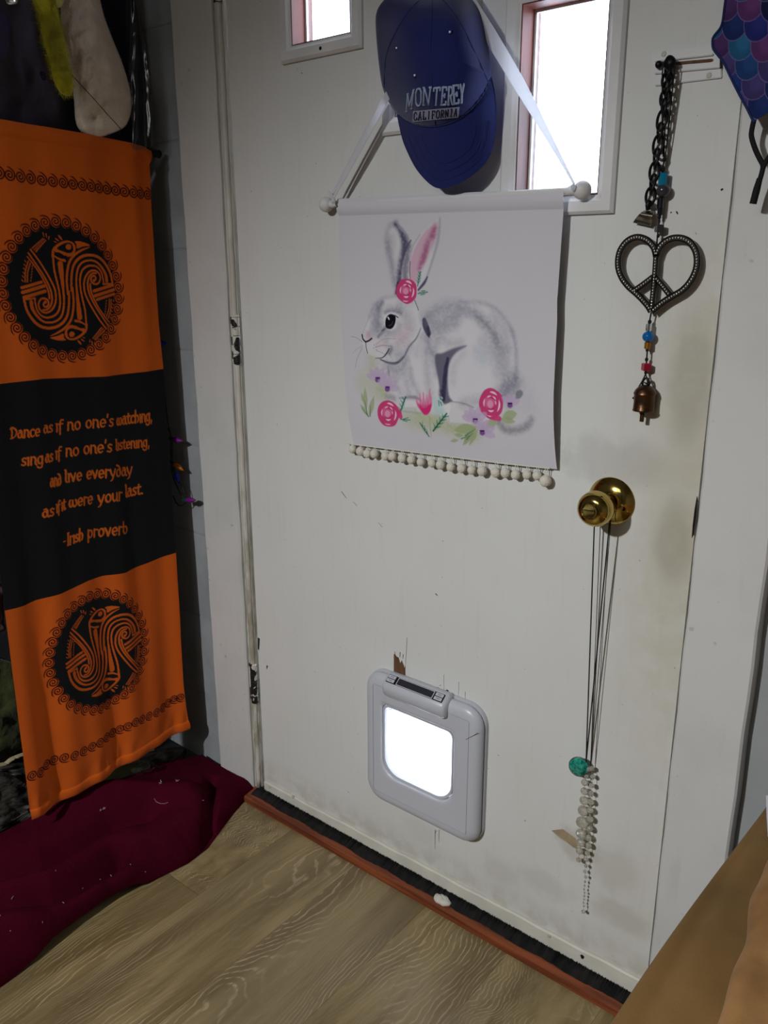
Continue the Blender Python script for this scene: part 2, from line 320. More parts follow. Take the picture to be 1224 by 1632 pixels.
M = dict(
    door=door_paint(), casing=casing_paint(), jamb=jamb_paint(), hinge=chipped_metal(), block=block_paint(), floor=wood_floor(),
    panel=mat('grey_panel_paint', (150, 153, 153), .7, var=.08, vscale=9, bump=.2, bscale=90), mortar=mat('grey_mortar', (140, 143, 145), .85, bump=.4, bscale=120),
    plaster=mat('plain_room_wall', (150, 146, 140), .85, bump=.2, bscale=60),
    ceil=mat('ceiling_paint', (190, 186, 178), .85),
    thresh=stained_wood('orange_stained_threshold', (142, 74, 40), (96, 46, 26)),
    reveal=reveal_wood(), glass=clear_pane('window_glass'), frost=frosted('frosted_flap_plastic'), flapclear=clear_pane('clear_flap_plastic', (240, 244, 255), .10, .08),
    mold=mat('white_moulding_paint', (214, 213, 212), .45, var=.12, vscale=14, bump=.1, bscale=60),
    sweep=mat('sweep_strip', (206, 204, 192), .5, var=.12, vscale=20, bump=.1, bscale=90),
    brush=mat('sooty_brush', (9, 8, 8), .9, col2=(30, 28, 27), vscale=22, bump=.6, bscale=300, stretch=(3, 1, 1)),
    dark=mat('dark_void', (10, 9, 9), .9), bare=mat('bare_splintered_wood', (104, 74, 48), .8, var=.4, vscale=30, bump=.4, bscale=200, stretch=(4, 1, .4)),
    crack=mat('crack_dark', (42, 37, 32), .9), tape=mat('old_tape_residue', (164, 146, 118), .6, var=.25, vscale=60),
    screw=mat('painted_screw', (176, 172, 160), .5), brass=mat('polished_brass', (192, 166, 92), .12, 1.0, var=.12, vscale=30),
    brassdk=mat('brass_shadow_hole', (20, 14, 8), .6), blackcord=mat('black_cord', (12, 12, 14), .8, bump=.3, bscale=900),
    abs=mat('pale_grey_plastic', (182, 184, 191), .32, spec=.5, bump=.03, bscale=500), lcd=mat('lcd_window', (44, 48, 52), .15, spec=.6),
    absdk=mat('black_print_plastic', (20, 20, 22), .3), groove=mat('plastic_groove', (140, 140, 150), .6),
    rod=mat('white_painted_wood', (204, 202, 200), .5), ribbon=sheer(mat('white_ribbon', (220, 219, 222), .55, sheen=.2, bump=.15, bscale=700)),
    pom=mat('off_white_pompom', (208, 202, 188), .95, bump=.7, bscale=420, sheen=.5),
    scroll=mat_print('canvas_with_rabbit_painting', .9, .25, 1100), banner=mat_print('printed_cotton', .92, .25, 900, .15),
    mask=mat_print('printed_face_mask', .85, .3, 900, .2), cap=mat('navy_cotton_twill', (26, 34, 88), .85, bump=.4, bscale=1400, sheen=.25, spec=.2),
    capseam=mat('navy_stitching', (30, 42, 92), .8, bump=.5, bscale=1500), thread=mat('silver_blue_thread', (150, 168, 200), .6, bump=.6, bscale=1800, sheen=.3),
    patch=mat('grey_lilac_embroidery', (158, 162, 190), .7, bump=.6, bscale=1800), navytext=mat('navy_thread', (24, 26, 58), .8), eyelet=mat('eyelet_light_white', (220, 224, 235), .6),
    iron=mat('dark_iron', (34, 31, 34), .42, .75, bump=.2, bscale=300), pewter=mat('pewter', (52, 50, 48), .36, .9, bump=.15, bscale=500), stud=mat('bright_stud', (214, 212, 204), .22, .8),
    clip=mat('worn_nickel', (138, 132, 120), .28, 1.0, var=.3, vscale=50), bell=mat('aged_bronze', (92, 66, 46), .36, .9, bump=.3, bscale=160, var=.4, vscale=60),
    turq=mat('turquoise_glass', (20, 132, 168), .08, trans=.35, spec=.6), blueb=mat('blue_glass', (16, 112, 186), .06, trans=.4, spec=.6), redb=mat('red_glass', (170, 18, 52), .08, trans=.35, spec=.6),
    clearb=mat('clear_glass_bead', (225, 228, 224), .04, trans=.9, spec=.6), smoke=mat('smoky_bead', (60, 58, 62), .12, trans=.2, spec=.6), goldb=mat('gold_bead', (176, 122, 48), .3, .9), darkb=mat('dark_tube_bead', (22, 22, 30), .2, spec=.6),
    crystal=mat('faceted_crystal', (216, 212, 198), .02, trans=.68, spec=.6, ior=1.55), green=mat('green_crystal', (70, 220, 190), .02, col2=(10, 104, 90), vscale=170, trans=.5, spec=.7, ior=1.55),  # pale and deep green noise imitates the facet glints of the gem
    yellow=mat('yellow_plush', (188, 176, 20), .95, sheen=.4, var=.2, vscale=40), cream=mat('cream_fleece', (236, 220, 200), .97, bump=1.0, bscale=330, sheen=.5, var=.15, vscale=30),
    charcoal=mat('charcoal_fleece', (84, 78, 92), .95, bump=.6, bscale=240, var=.4, vscale=9), blackcloth=mat('black_cloth', (46, 43, 52), .92, bump=.5, bscale=300, sheen=.15, var=.3, vscale=12), navycloth=mat('dark_navy_cloth', (24, 25, 44), .85, bump=.4, bscale=300, var=.3, vscale=10),
    purplecloth=mat('dark_purple_cloth', (46, 36, 62), .9, bump=.4, bscale=250), paley=mat('pale_yellow_cloth', (176, 164, 84), .9, bump=.3, bscale=250), silver=mat('silver_metal', (210, 206, 196), .2, 1.0),
    plastic=clear_pane('thin_clear_plastic', (222, 222, 228), .08, .22), olive=mat('olive_fleece', (72, 76, 36), .95, bump=.7, bscale=160, var=.45, vscale=16, sheen=.3),
    darkpile=mat('dark_feathery_cloth', (28, 28, 30), .6, bump=1.0, bscale=60, col2=(84, 80, 72), vscale=26, stretch=(1, 1, 3)), palestrap=mat('pale_strap', (160, 150, 118), .8, bump=.3, bscale=300),
    pinkcloth=mat('pale_pink_cloth', (120, 92, 92), .9, bump=.4, bscale=200, var=.4, vscale=30), blanket=mat('burgundy_fleece', (70, 9, 29), 1.0, bump=.8, bscale=420, spec=.03, var=.28, vscale=9), lint=mat('white_lint', (170, 150, 150), .9),
    wire=mat('dark_green_wire', (14, 30, 24), .5), sock=mat('green_socket', (12, 58, 46), .5), bpurp=mat('purple_bulb', (120, 30, 130), .2, trans=.25, spec=.5, bump=.3, bscale=350), borng=mat('orange_bulb', (200, 110, 10), .2, trans=.25, spec=.5, bump=.3, bscale=350), bblue=mat('blue_bulb', (34, 44, 190), .2, trans=.25, spec=.5, bump=.3, bscale=350),
    suedelt=mat('light_tan_suede', (172, 128, 80), 1.0, bump=.25, bscale=700, sheen=.1, spec=.05, col2=(134, 98, 60), vscale=12), suede=mat('tan_suede', (136, 104, 62), 1.0, bump=.25, bscale=700, sheen=.1, spec=.05, col2=(108, 84, 50), vscale=6), paper=mat('white_paper', (220, 218, 226), .7), blackrod=mat('black_rod', (12, 12, 13), .4), hem=mat('black_thread', (20, 18, 18), .9),
)

# ------------------------------------------------------------------ the room
def slab(name, m, x0, x1, z0, z1, y0, y1, holes=(), parent=None):
    xs = sorted({x0, x1, *[h[0] for h in holes], *[h[1] for h in holes]}); zs = sorted({z0, z1, *[h[2] for h in holes], *[h[3] for h in holes]})
    solid = {}
    for i in range(len(xs)-1):
        for j in range(len(zs)-1):
            cx, cz = (xs[i]+xs[i+1])/2, (zs[j]+zs[j+1])/2
            solid[i, j] = not any(h[0] < cx < h[1] and h[2] < cz < h[3] for h in holes)
    b = MB()
    for (i, j), sv in solid.items():
        if not sv: continue
        a, c, d, e = xs[i], xs[i+1], zs[j], zs[j+1]
        b.add([(a, y0, d), (c, y0, d), (c, y0, e), (a, y0, e)], [(0, 1, 2, 3)]); b.add([(a, y1, d), (c, y1, d), (c, y1, e), (a, y1, e)], [(3, 2, 1, 0)])
        for di, dj, q in ((-1, 0, [(a, d), (a, e)]), (1, 0, [(c, e), (c, d)]), (0, -1, [(c, d), (a, d)]), (0, 1, [(a, e), (c, e)])):
            if not solid.get((i+di, j+dj), False):
                (p, r), (s, t) = q; b.add([(p, y0, r), (p, y1, r), (s, y1, t), (s, y0, t)], [(0, 3, 2, 1)])
    return b.build(name, m, parent, fix=False)
WIN = [(.166, .298, 1.523, 1.773), (.387, .517, 1.392, 1.642), (.608, .738, 1.262, 1.512)]
DOOR = struct(slab('door_1', M['door'], .003, .912, .014, 2.03, 0.0, .045, WIN+[(.352, .560, .205, .398)]))

struct(MB().box((-.62, -3.2, -.12), (1.75, .12, -.012)).build('floor', M['dark']))
FL = bpy.data.objects['floor']
pm = MB().box((.0002, 0, -.012), (.1798, 1.22, 0)).build('plank', M['floor'], FL)
first = True
for i in range(-4, 10):
    y = -3.2 + random.Random(i*7+3).uniform(-1.0, 0)
    while y < -.045:
        o = pm if first else pm.copy()
        if not first: COL.objects.link(o)
        x = -.04+.18*i
        lo, hi = max(y, -3.2), min(y+1.219, -.048)
        if hi-lo > .03 and x > -.62 and x+.18 < 1.75:
            o.location = (x, lo, 0); o.scale = (1, (hi-lo-.0004)/1.22, 1); first = False
        elif not first: bpy.data.objects.remove(o)
        y += 1.22
struct(MB().box((-.03, -.048, -.012), (.945, .10, .011)).build('trim_3', M['thresh'], bevel=.002))
bpy.data.objects['trim_3']['label'] = 'orange stained wooden door threshold strip'

JZ = [-.016+.20333*k for k in range(13)]
wl = struct(MB().box((-.62, .007, 0), (-.03, .12, 2.45)).box((-.03, .007, 2.07), (.945, .12, 2.45)).box((.945, .022, 0), (1.75, .12, 2.45)).build('wall_back', M['mortar'], fix=False))
blk = None
for k in range(12):
    lo, hi = max(JZ[k]+.002, .001), min(JZ[k+1]-.002, 2.449)
    for x0, x1 in ([(-.62, -.348), (-.340, -.031)] if k % 2 == 0 else [(-.62, -.545), (-.537, -.148), (-.140, -.031)]):
        MB().box((x0, .0058, lo), (x1, .0075, hi)).build('block', M['block'], wl, bevel=.0015)
rp = MB().box((.946, .016, .001), (1.749, .0225, 2.449)).build('painted_panel', M['panel'], wl, bevel=.001)
struct(MB().box((-.74, -3.2, 0), (-.62, .12, 2.45)).build('wall_left', M['plaster']))
struct(MB().box((1.75, -3.2, 0), (1.87, .12, 2.45)).build('wall_right', M['plaster']))
struct(MB().box((-.74, -3.32, 0), (1.87, -3.2, 2.45)).build('wall_front', M['plaster']))
struct(MB().box((-.74, -3.32, 2.45), (1.87, .12, 2.57)).build('ceiling', M['ceil']))
# casings and jamb
b = MB()
zs = [i*.05 for i in range(43)]
def wavy(x0, x1, y0, y1, jit=.0006):
    b = MB(); rings = []
    for z in zs:
        e = jit*math.sin(z*37)+jit*math.sin(z*91+1)
        rings.append([(x0+e, y1, z), (x0+e, y0+.003, z), (x0+e+.003, y0, z), (x1-e-.003, y0, z), (x1-e, y0+.003, z), (x1-e, y1, z)])
    return b.loft(rings, True, True)
struct(wavy(-.143, -.027, -.010, .003).build('trim_1', M['casing']))
struct(wavy(.917, 1.012, -.012, .016, .0004).build('trim_2', M['casing']))
struct(MB().box((-.027, -.002, 0), (-.004, .10, 2.07)).box((.9165, .030, 0), (.945, .10, 2.07)).box((-.004, .02, 2.035), (.9165, .10, 2.07)).build('trim_4', M['jamb'], fix=False))
bead = MB()
rr_ = random.Random(4)
bead.tube([(-.0115+rr_.uniform(-.0005, .0005), -.004+rr_.uniform(-.0006, .0004), z) for z in np.arange(.012, 2.03, .03)], .0062, 10)
bpy.data.objects['trim_4']['label'] = 'grimy painted door jamb'
bd = bead.build('edge_bead', M['jamb'], bpy.data.objects['trim_4'], smooth=True)
# latch strike in the jamb: dark pocket with chewed wood
st = MB(); st.prism([(.9132, .815), (.9160, .822), (.9178, .840), (.9172, .858), (.9160, .868), (.9142, .874), (.9130, .858), (.9126, .835)], -.0135, -.0118)
sp_ = st.build('strike_pocket', M['dark'], bpy.data.objects['trim_2'])
MB().tube([(.9158, -.0142, .82), (.9170, -.0145, .845), (.9160, -.0142, .868)], .0009, 6).build('strike_plate_edge', M['clip'], bpy.data.objects['trim_2'])

def rect_ring(b, secs):
    """secs: (x0, x1, z0, z1, y) rectangles lofted one after the other"""
    b.loft([[(x0, y, z0), (x1, y, z0), (x1, y, z1), (x0, y, z1)] for x0, x1, z0, z1, y in secs]); return b
for k, (x0, x1, z0, z1) in enumerate(WIN):
    o = .024; ob = .026
    def off(d, y): return (x0-d, x1+d, z0-d, z1+d, y)
    b = rect_ring(MB(), [off(o, 0), off(o, -.005), off(o-.004, -.009), off(.007, -.009), off(.002, -.005), off(-.0005, -.004), off(-.0005, .004)])
    w = struct(b.build('window_%d' % (k+1), M['mold']))
    b2 = rect_ring(MB(), [off(-.0003, -.0035), off(-.0022, -.0035), off(-.0022, .046), off(-.0003, .046)])
    b2.build('wooden_reveal', M['reveal'], w)
    b3 = rect_ring(MB(), [off(-.002, .0275), off(-.006, .0275), off(-.006, .0325), off(-.002, .034)]); b3.build('glazing_bead', M['mold'], w)
    MB().box((x0+.002, .0328, z0+.002), (x1-.002, .0358, z1-.002)).build('pane', M['glass'], w)
MB().lathe([(.0028, 0), (.0028, .001), (.001, .0012)], aty(511, 77, -.0085), (0, -1, 0), 10).build('screw', M['dark'], bpy.data.objects['window_1'])

# door sweep, brush and the marks on the door
sw = MB(); n = 60
rings = []
for i in range(n+1):
    x = .008+.898*i/n; w1 = .0007*math.sin(x*31)+.0006*math.sin(x*77); zt = .0435+.007*(x-.2)/.6
    rings.append([(x, 0, .0175+w1), (x, -.006, .0175+w1), (x, -.0065, zt-.003+w1), (x, -.0045, zt+w1), (x, 0, zt+w1)])
sw.loft(rings, True, True).build('sweep_strip', M['sweep'], DOOR)
br = MB(); R = random.Random(5); rings = []
for i in range(n*2+1):
    x = -.012+.925*i/(n*2); a = .0015*math.sin(x*53)+R.uniform(-.0008, .0008)
    rings.append([(x, .03, .0115), (x, -.030+a, .0112), (x, -.020+a, .0160), (x, -.004, .0195), (x, .02, .0195)])
br.loft(rings, True, True)
for i in range(900):
    x = R.uniform(-.008, .908); y0 = -.004-R.uniform(0, .002); y1 = -.024-R.uniform(0, .009); dx = R.uniform(-.003, .003); w = .00035
    br.add([(x-w, y0, .0195+R.uniform(0, .003)), (x+w, y0, .0195+R.uniform(0, .003)), (x+dx, y1, .0120)], [(0, 1, 2)])
bo = br.build('brush', M['brush'], DOOR, fix=False); bo['kind'] = 'stuff'
for px, py in ((430, 1254), (467, 1270), (875, 1491.5), (1017, 1570.5)):
    p = aty(px, py, -.0066); MB().lathe([(.0036, 0), (.0036, .0008), (.0026, .0014), (.0004, .0014)], p, (0, -1, 0), 12).build('screw', M['screw'], DOOR, smooth=40)
for px, py, r in ((928, 1525, .0035),):
    p = aty(px, py, -.0066); MB().prism([(p.x+r*math.cos(a)*(1+.25*math.sin(3*a)), p.z+r*1.2*math.sin(a)) for a in np.linspace(0, 2*PI, 10)[:-1]], p.y-.0003, p.y+.0003).build('screw_hole', M['dark'], DOOR)
def flat(name, pxs, y, m, parent=DOOR, t=.0004):
    q = [aty(a, b_, y) for a, b_ in pxs]
    return MB().prism([(p.x, p.z) for p in q], y-t, y+t*.5).build(name, m, parent)
zc = lambda pts: [(540+a/4.296, 1000+b_/4.296) for a, b_ in pts]
flat('bare_wood_patch', zc([(377, 345), (377, 185), (383, 180), (395, 200), (408, 205), (415, 225), (420, 245), (432, 225), (436, 240), (445, 260), (448, 280), (455, 262), (456, 345)]), -.0004, M['bare'])
CR = [([(383, 165), (382, 260), (379, 330)], 1.2), ([(420, 170), (418, 205)], 2.2), ([(466, 70), (463, 160), (455, 270)], .9), ([(440, 185), (438, 215)], 2), ([(720, 325), (718, 440)], .8), ([(691, 398), (700, 395)], 1.5), ([(822, 375), (818, 500)], .8), ([(865, 440), (864, 520)], 1.0),
      ([(659, 1385), (658, 1515)], 1.4), ([(687, 1385), (685, 1470)], 1.2), ([(670, 1390), (660, 1410)], 1.0), ([(62, 1127), (70, 1129)], 1.5), ([(1090, 875), (1096, 876)], 1.6)]
cb = MB()
for pts, w in CR:
    q = [aty(*p, -.0002) for p in zc(pts)]; cb.tube(q, [.0004*w]+[.0005*w]*(len(q)-2)+[.0002*w], 4)
flat('bare_wood_patch', zc([(672, 415), (678, 408), (690, 420), (678, 426), (668, 424)]), -.0004, M['crack']); flat('bare_wood_patch', zc([(722, 440), (740, 425), (752, 432), (750, 450), (735, 452)]), -.0004, M['crack'])
for pts, w in [([(544, 783), (549, 790)], 1.2), ([(549, 790), (552, 794)], 1.0), ([(563, 800), (569, 806)], .8), ([(603, 833), (609, 840)], .8), ([(694, 946), (697, 949)], 2.2), ([(1069, 338), (1070, 339)], 2.5), ([(1078, 337), (1080, 341)], 2.2), ([(724, 433), (725, 434)], .1), ([(481, 116), (481, 117)], 2.5), ([(1003, 1492), (1050, 1518)], 0), ([(1150, 301), (1151, 303)], 4.0), ([(1063, 125), (1062, 127)], 2)]:
    if w > .2: cb.tube([aty(*p, -.0003) for p in pts], .0004*w, 4)
cb.build('paint_cracks', M['crack'], DOOR)['kind'] = 'stuff'
zt = lambda pts: [(860+a/3.363, 1160+b_/3.363) for a, b_ in pts]
flat('tape_residue', zt([(64, 550), (100, 545), (125, 543), (150, 562), (190, 590), (205, 615), (200, 650), (180, 640), (150, 615), (110, 590)]), -.0003, M['tape'])
# blisters and chips by the hinge side
for pxs in ([(411, 1016), (414, 1018), (413, 1036), (411, 1034)], [(425, 1060), (427, 1062), (425, 1067)], [(1130, 1492), (1134, 1496), (1131, 1500)]):
    flat('paint_chip', pxs, -.0004, M['crack'])
# hinges on the door edge
def hinge(zc_, h=.089):
    b = MB(); k = 5; L = h/k; x = -.0085
    for i in range(k):
        z0 = zc_-h/2+i*L+.0006
        b.lathe([(.0066, 0), (.0076, .001), (.0076, L-.0022), (.0066, L-.0012)], (x, -.0065, z0), (0, 0, 1), 14)
    b.lathe([(.0075, 0), (.0078, .002), (.004, .004)], (x, -.0065, zc_+h/2), (0, 0, 1), 14); b.lathe([(.004, -.003), (.0075, -.001), (.0075, 0)], (x, -.0065, zc_-h/2), (0, 0, 1), 14)
    o = b.build('hinge', M['hinge'], DOOR, smooth=40)
    MB().box((-.0262, -.0042, zc_-h/2), (-.013, -.0015, zc_+h/2)).build('hinge_leaf', M['hinge'], o, bevel=.0006)
    return o
hinge(1.031); hinge(.283); hinge(1.665)
MB().box((-.026, -.0045, 1.075), (-.016, -.0018, 1.105)).build('hinge_shim', M['jamb'], DOOR, bevel=.0008)

# ------------------------------------------------------------------ flat print as vertex colours
class Canvas:
    """a cloth grid with plane coordinates U (along) and V (height); the print is mixed into C"""
    def __init__(s, U, V, base):
        s.U, s.V = U, V; s.C = np.ones(U.shape+(3,))*np.array(base, float)/255
        s.umin, s.umax = U.min(0), U.max(0); s.vmin, s.vmax = V.min(1), V.max(1)
    def win(s, lo, hi):
        c = np.where((s.umax >= lo[0]) & (s.umin <= hi[0]))[0]; r = np.where((s.vmax >= lo[1]) & (s.vmin <= hi[1]))[0]
        if len(c) == 0 or len(r) == 0: return None
        return slice(r[0], r[-1]+1), slice(c[0], c[-1]+1)
    def blend(s, w, a, col): s.C[w] = s.C[w]*(1-a[..., None]) + np.array(col, float)/255*a[..., None]
    def stroke(s, pts, hw, col, a=1.0, soft=.0008, k=0, closed=False, tex=0.0):
        P = [np.array(p, float) for p in pts]
        hw = np.full(len(P), hw, float) if np.isscalar(hw) else np.array(hw, float)
        if k:
            Q = spline([np.append(p, h) for p, h in zip(P, hw)], k, closed); P = [q[:2] for q in Q]; hw = np.array([max(q[2], 0) for q in Q])
        A = np.array(P); pad = hw.max()+soft*2
        w = s.win(A.min(0)-pad, A.max(0)+pad)
        if w is None: return
        U, V = s.U[w], s.V[w]; m = np.zeros(U.shape)
        for i in range(len(P)-(0 if closed else 1)):
            j = (i+1) % len(P); p, q = P[i], P[j]; d = q-p; L = d @ d
            t = np.clip(((U-p[0])*d[0]+(V-p[1])*d[1])/max(L, 1e-12), 0, 1)
            dist = np.hypot(U-p[0]-t*d[0], V-p[1]-t*d[1]); h = hw[i]+(hw[j]-hw[i])*t
            m = np.maximum(m, np.clip((h-dist)/soft+.5, 0, 1))
        if tex: m = m*np.clip(1-tex+tex*2.0*vnoise(U*260+V*90, V*300-U*60, 5)*(.6+.8*vnoise(U*70, V*60, 8)), 0, 1.25)
        s.blend(w, np.clip(a*(m*m*(3-2*m)), 0, 1), col)
    def poly(s, pts, col, a=1.0, soft=.0008, k=0):
        P = [np.array(p, float) for p in pts]
        if k: P = spline(P, k, True)
        A = np.array(P); w = s.win(A.min(0)-soft*2, A.max(0)+soft*2)
        if w is None: return
        U, V = s.U[w], s.V[w]; ins = np.zeros(U.shape, bool); D = np.full(U.shape, 9.0)
        for i in range(len(P)):
            p, q = P[i], P[(i+1) % len(P)]; d = q-p
            t = np.clip(((U-p[0])*d[0]+(V-p[1])*d[1])/max(d @ d, 1e-12), 0, 1); D = np.minimum(D, np.hypot(U-p[0]-t*d[0], V-p[1]-t*d[1]))
            cr = (p[1] > V) != (q[1] > V)
            with np.errstate(divide='ignore', invalid='ignore'): xx = (q[0]-p[0])*(V-p[1])/(q[1]-p[1] if q[1] != p[1] else 1e-12)+p[0]
            ins ^= cr & (U < xx)
        m = np.clip(np.where(ins, D, -D)/soft+.5, 0, 1); s.blend(w, a*(m*m*(3-2*m)), col)
    def ell(s, c, rx, ry, col, a=1.0, soft=.0008, rot=0):
        s.poly([(c[0]+rx*math.cos(t)*math.cos(rot)-ry*math.sin(t)*math.sin(rot), c[1]+rx*math.cos(t)*math.sin(rot)+ry*math.sin(t)*math.cos(rot)) for t in np.linspace(0, 2*PI, 25)[:-1]], col, a, soft)
def cloth(name, X, Y, Z, C, m, parent):
    """grid of points with the attribute 'print'"""
    r, c = X.shape; me = bpy.data.meshes.new(name)
    co = np.stack([X, Y, Z], -1).reshape(-1, 3).astype('f4'); idx = np.arange(r*c).reshape(r, c)
    q = np.stack([idx[:-1, :-1], idx[1:, :-1], idx[1:, 1:], idx[:-1, 1:]], -1).reshape(-1, 4).astype('i4')
    me.vertices.add(r*c); me.vertices.foreach_set('co', co.ravel()); me.loops.add(q.size); me.loops.foreach_set('vertex_index', q.ravel())
    me.polygons.add(len(q)); me.polygons.foreach_set('loop_start', np.arange(0, q.size, 4, dtype='i4')); me.polygons.foreach_set('use_smooth', np.ones(len(q), bool))
    me.update(calc_edges=True)
    at_ = me.attributes.new('print', 'FLOAT_COLOR', 'POINT')
    L = np.where(C <= .04045, C/12.92, ((C+.055)/1.055)**2.4); at_.data.foreach_set('color', np.concatenate([L, np.ones(L.shape[:2]+(1,))], -1).reshape(-1).astype('f4'))
    me.materials.append(m); return link(name, me, parent)

# ---- pen font (x-height 1, baseline 0)
def A_(cx, cy, rx, ry, a0, a1, n=12): return [(cx+rx*math.cos(math.radians(a)), cy+ry*math.sin(math.radians(a))) for a in np.linspace(a0, a1, n)]
PEN = {
 'D': (1.25, [A_(.15, .78, .95, .72, -85, 88, 14), [(.3, .08), (.3, 1.45)], [(.02, 1.3), (.12, 1.5), (.5, 1.5)], [(.05, .06), (.45, .06)]]),
 'a': (1.0, [A_(.40, .38, .30, .36, 0, 360, 16), [(.25, .96), (.55, 1.0), (.72, .8), (.74, .12), (.95, .02)]]),
 'n': (1.0, [[(.16, 0), (.18, 1.0)], A_(.47, .62, .30, .36, 170, 0, 10)+[(.78, .12), (.9, .0)]]),
 'c': (.82, [A_(.46, .5, .34, .48, 50, 310, 14)]),
 'e': (.92, [A_(.46, .5, .34, .48, 5, 315, 16), [(.14, .46), (.8, .54)]]),
 's': (.8, [[(.68, .86), (.42, .98), (.18, .80), (.28, .56), (.58, .42), (.66, .18), (.42, .02), (.10, .12)]]),
 'i': (.42, [[(.1, .98), (.22, .95), (.22, .0)]]),
 'f': (.72, [[(.26, -.32), (.28, 1.1), (.42, 1.48), (.72, 1.42)], [(.02, .92), (.66, .95)]]),
 'o': (.95, [A_(.47, .5, .34, .48, 0, 360, 18)]),
 "'": (.35, [[(.22, 1.55), (.16, 1.2)]]),
 'w': (1.4, [A_(.38, .45, .26, .44, 110, 350, 12), A_(.95, .45, .30, .44, 190, 420, 14), [(.64, .4), (.64, .8)]]),
 't': (.78, [[(.04, .93), (.74, .96)], [(.36, 1.25), (.3, .6), (.36, .1), (.6, .02), (.74, .14)]]),
 'h': (1.0, [[(.18, 0), (.18, 1.55)], A_(.46, .48, .34, .46, 150, -70, 14)]),
 'g': (1.0, [A_(.42, .52, .32, .44, 0, 360, 16), [(.74, .98), (.76, .1), (.66, -.38), (.3, -.46), (.08, -.3)]]),
 ',': (.4, [[(.2, .1), (.1, -.28)]]), '.': (.38, [[(.17, .10), (.20, .06)]]), '-': (.55, [[(.06, .5), (.44, .5)]]),
 'l': (.46, [[(.06, 1.5), (.2, 1.48), (.2, .14), (.36, .0)]]),
 'v': (.95, [[(.04, .98), (.3, .55), (.46, .02), (.62, .35), (.78, .98)]]),
 'd': (1.0, [A_(.46, .46, .34, .44, 0, 360, 16), [(.8, .46), (.74, .95), (.5, 1.3), (.16, 1.42)]]),
 'r': (.78, [[(.2, 0), (.2, 1.0)], [(.2, .7), (.42, .98), (.72, .88)]]),
 'y': (.98, [[(.06, .98), (.2, .5), (.46, .12)], [(.86, .98), (.66, .35), (.4, -.3), (.14, -.46)]]),
 'u': (1.0, [[(.14, .98), (.16, .3), (.34, .04), (.62, .1), (.76, .4)], [(.78, .98), (.78, .1), (.92, .0)]]),
 'p': (1.0, [[(.2, 1.0), (.2, -.5)], A_(.52, .5, .32, .46, 0, 360, 16)]),
 'b': (1.0, [[(.18, 1.5), (.18, .5)], A_(.50, .46, .34, .44, 0, 360, 16)]),
 'I': (.5, [[(.22, 1.5), (.22, 0)], [(.06, 1.48), (.40, 1.5)], [(.06, .02), (.40, .02)]]),
}
def pen_word(cv, to, word, x0, y0, x1, y1, xh, col):
    """a word between two photo points of its baseline; 'to' takes photo points to the cloth plane"""
    W = sum(PEN[c][0] for c in word); cur = 0
    for c in word:
        w, lines = PEN[c]
        for L in lines:
            P = [to((x0+(x1-x0)*(cur+a)/W, y0+(y1-y0)*(cur+a)/W-b_*xh)) for a, b_ in L]
            k = abs(P[0][0]*0+np.hypot(*(np.array(to((x0, y0)))-np.array(to((x0, y0-xh))))))
            P = [np.array(p) for p in P]; hw = []
            for i in range(len(P)):
                d = P[min(i+1, len(P)-1)]-P[max(i-1, 0)]; ang = math.atan2(d[1], d[0]); hw.append(k*(.070+.066*abs(math.sin(ang-math.radians(25)))))
            cv.stroke(P, hw, col, 1, .0008)
        cur += w

# ------------------------------------------------------------------ the orange and black proverb banner
ORG, BLK, INK = (206, 92, 22), (17, 18, 21), (64, 14, 6)
BA = at(300, 1160, (0, -.06, 0)); BN = np.array([1, .06, 0]); BD = np.array([-.06, 1, 0])/math.hypot(1, .06)
BN = BN/np.linalg.norm(BN)
def tob(p):
    q = at(p[0], p[1], BA, BN); return (float((q-BA) @ BD), float(q[2]))
def curve(pxs, by=0):
    P = np.array([tob(p) for p in pxs]); P = P[np.argsort(P[:, by])]
    a, c = P[:, by], P[:, 1-by]
    def f(t):
        y = np.interp(t, a, c); lo = t < a[0]; hi = t > a[-1]
        y = np.where(lo, c[0]+(t-a[0])*(c[1]-c[0])/(a[1]-a[0]), y); return np.where(hi, c[-1]+(t-a[-1])*(c[-1]-c[-2])/(a[-1]-a[-2]), y)
    return f
e_top = curve([(0, 190), (80, 203), (160, 217), (228, 233), (240, 240)])
e_s1 = curve([(0, 612), (67, 604), (167, 600), (234, 592), (260, 588)])
e_s2 = curve([(7, 973), (40, 965), (63, 956), (97, 945), (115, 938), (141, 926), (167, 918), (199, 912), (222, 903), (250, 892), (278, 880)])
e_bot = curve([(48, 1307), (110, 1273), (180, 1232), (240, 1196), (300, 1160)])
e_l = curve([(7, 973), (26, 1130), (48, 1306)], 1)
e_r = curve([(241, 238), (238, 262), (241, 330), (247, 430), (253, 520), (260, 588), (268, 720), (278, 882), (285, 1000), (290, 1090), (294, 1125), (300, 1160)], 1)
def bdisp(s, z):
    lowf = np.clip((1.3-z)/1.1, .25, 1)
    d = .0045*lowf*np.sin(s*46+1.0+z*1.2)+.003*lowf*np.sin(s*83+2.2-z*2)+.0018*fbm(s*14, z*9, 3)
    d += .0035*np.exp(-((s+.03)/.018)**2)*np.clip((z-.7)/.5, 0, 1)
    tb = np.clip((z-(e_bot(s)+.0))/.022, 0, 1); d = d+.003*np.sqrt(np.clip(1-(tb*2-1)**2, 0, 1))
    tt = np.clip((e_top(s)-z)/.026, 0, 1); d = d+.0045*np.clip(1-(tt*2-1)**2, 0, 1)
    crk = np.exp(-((z-e_bot(s)-.03)/.02)**2)*.0016*np.sin(s*160+3*np.sin(s*31)); return d+crk
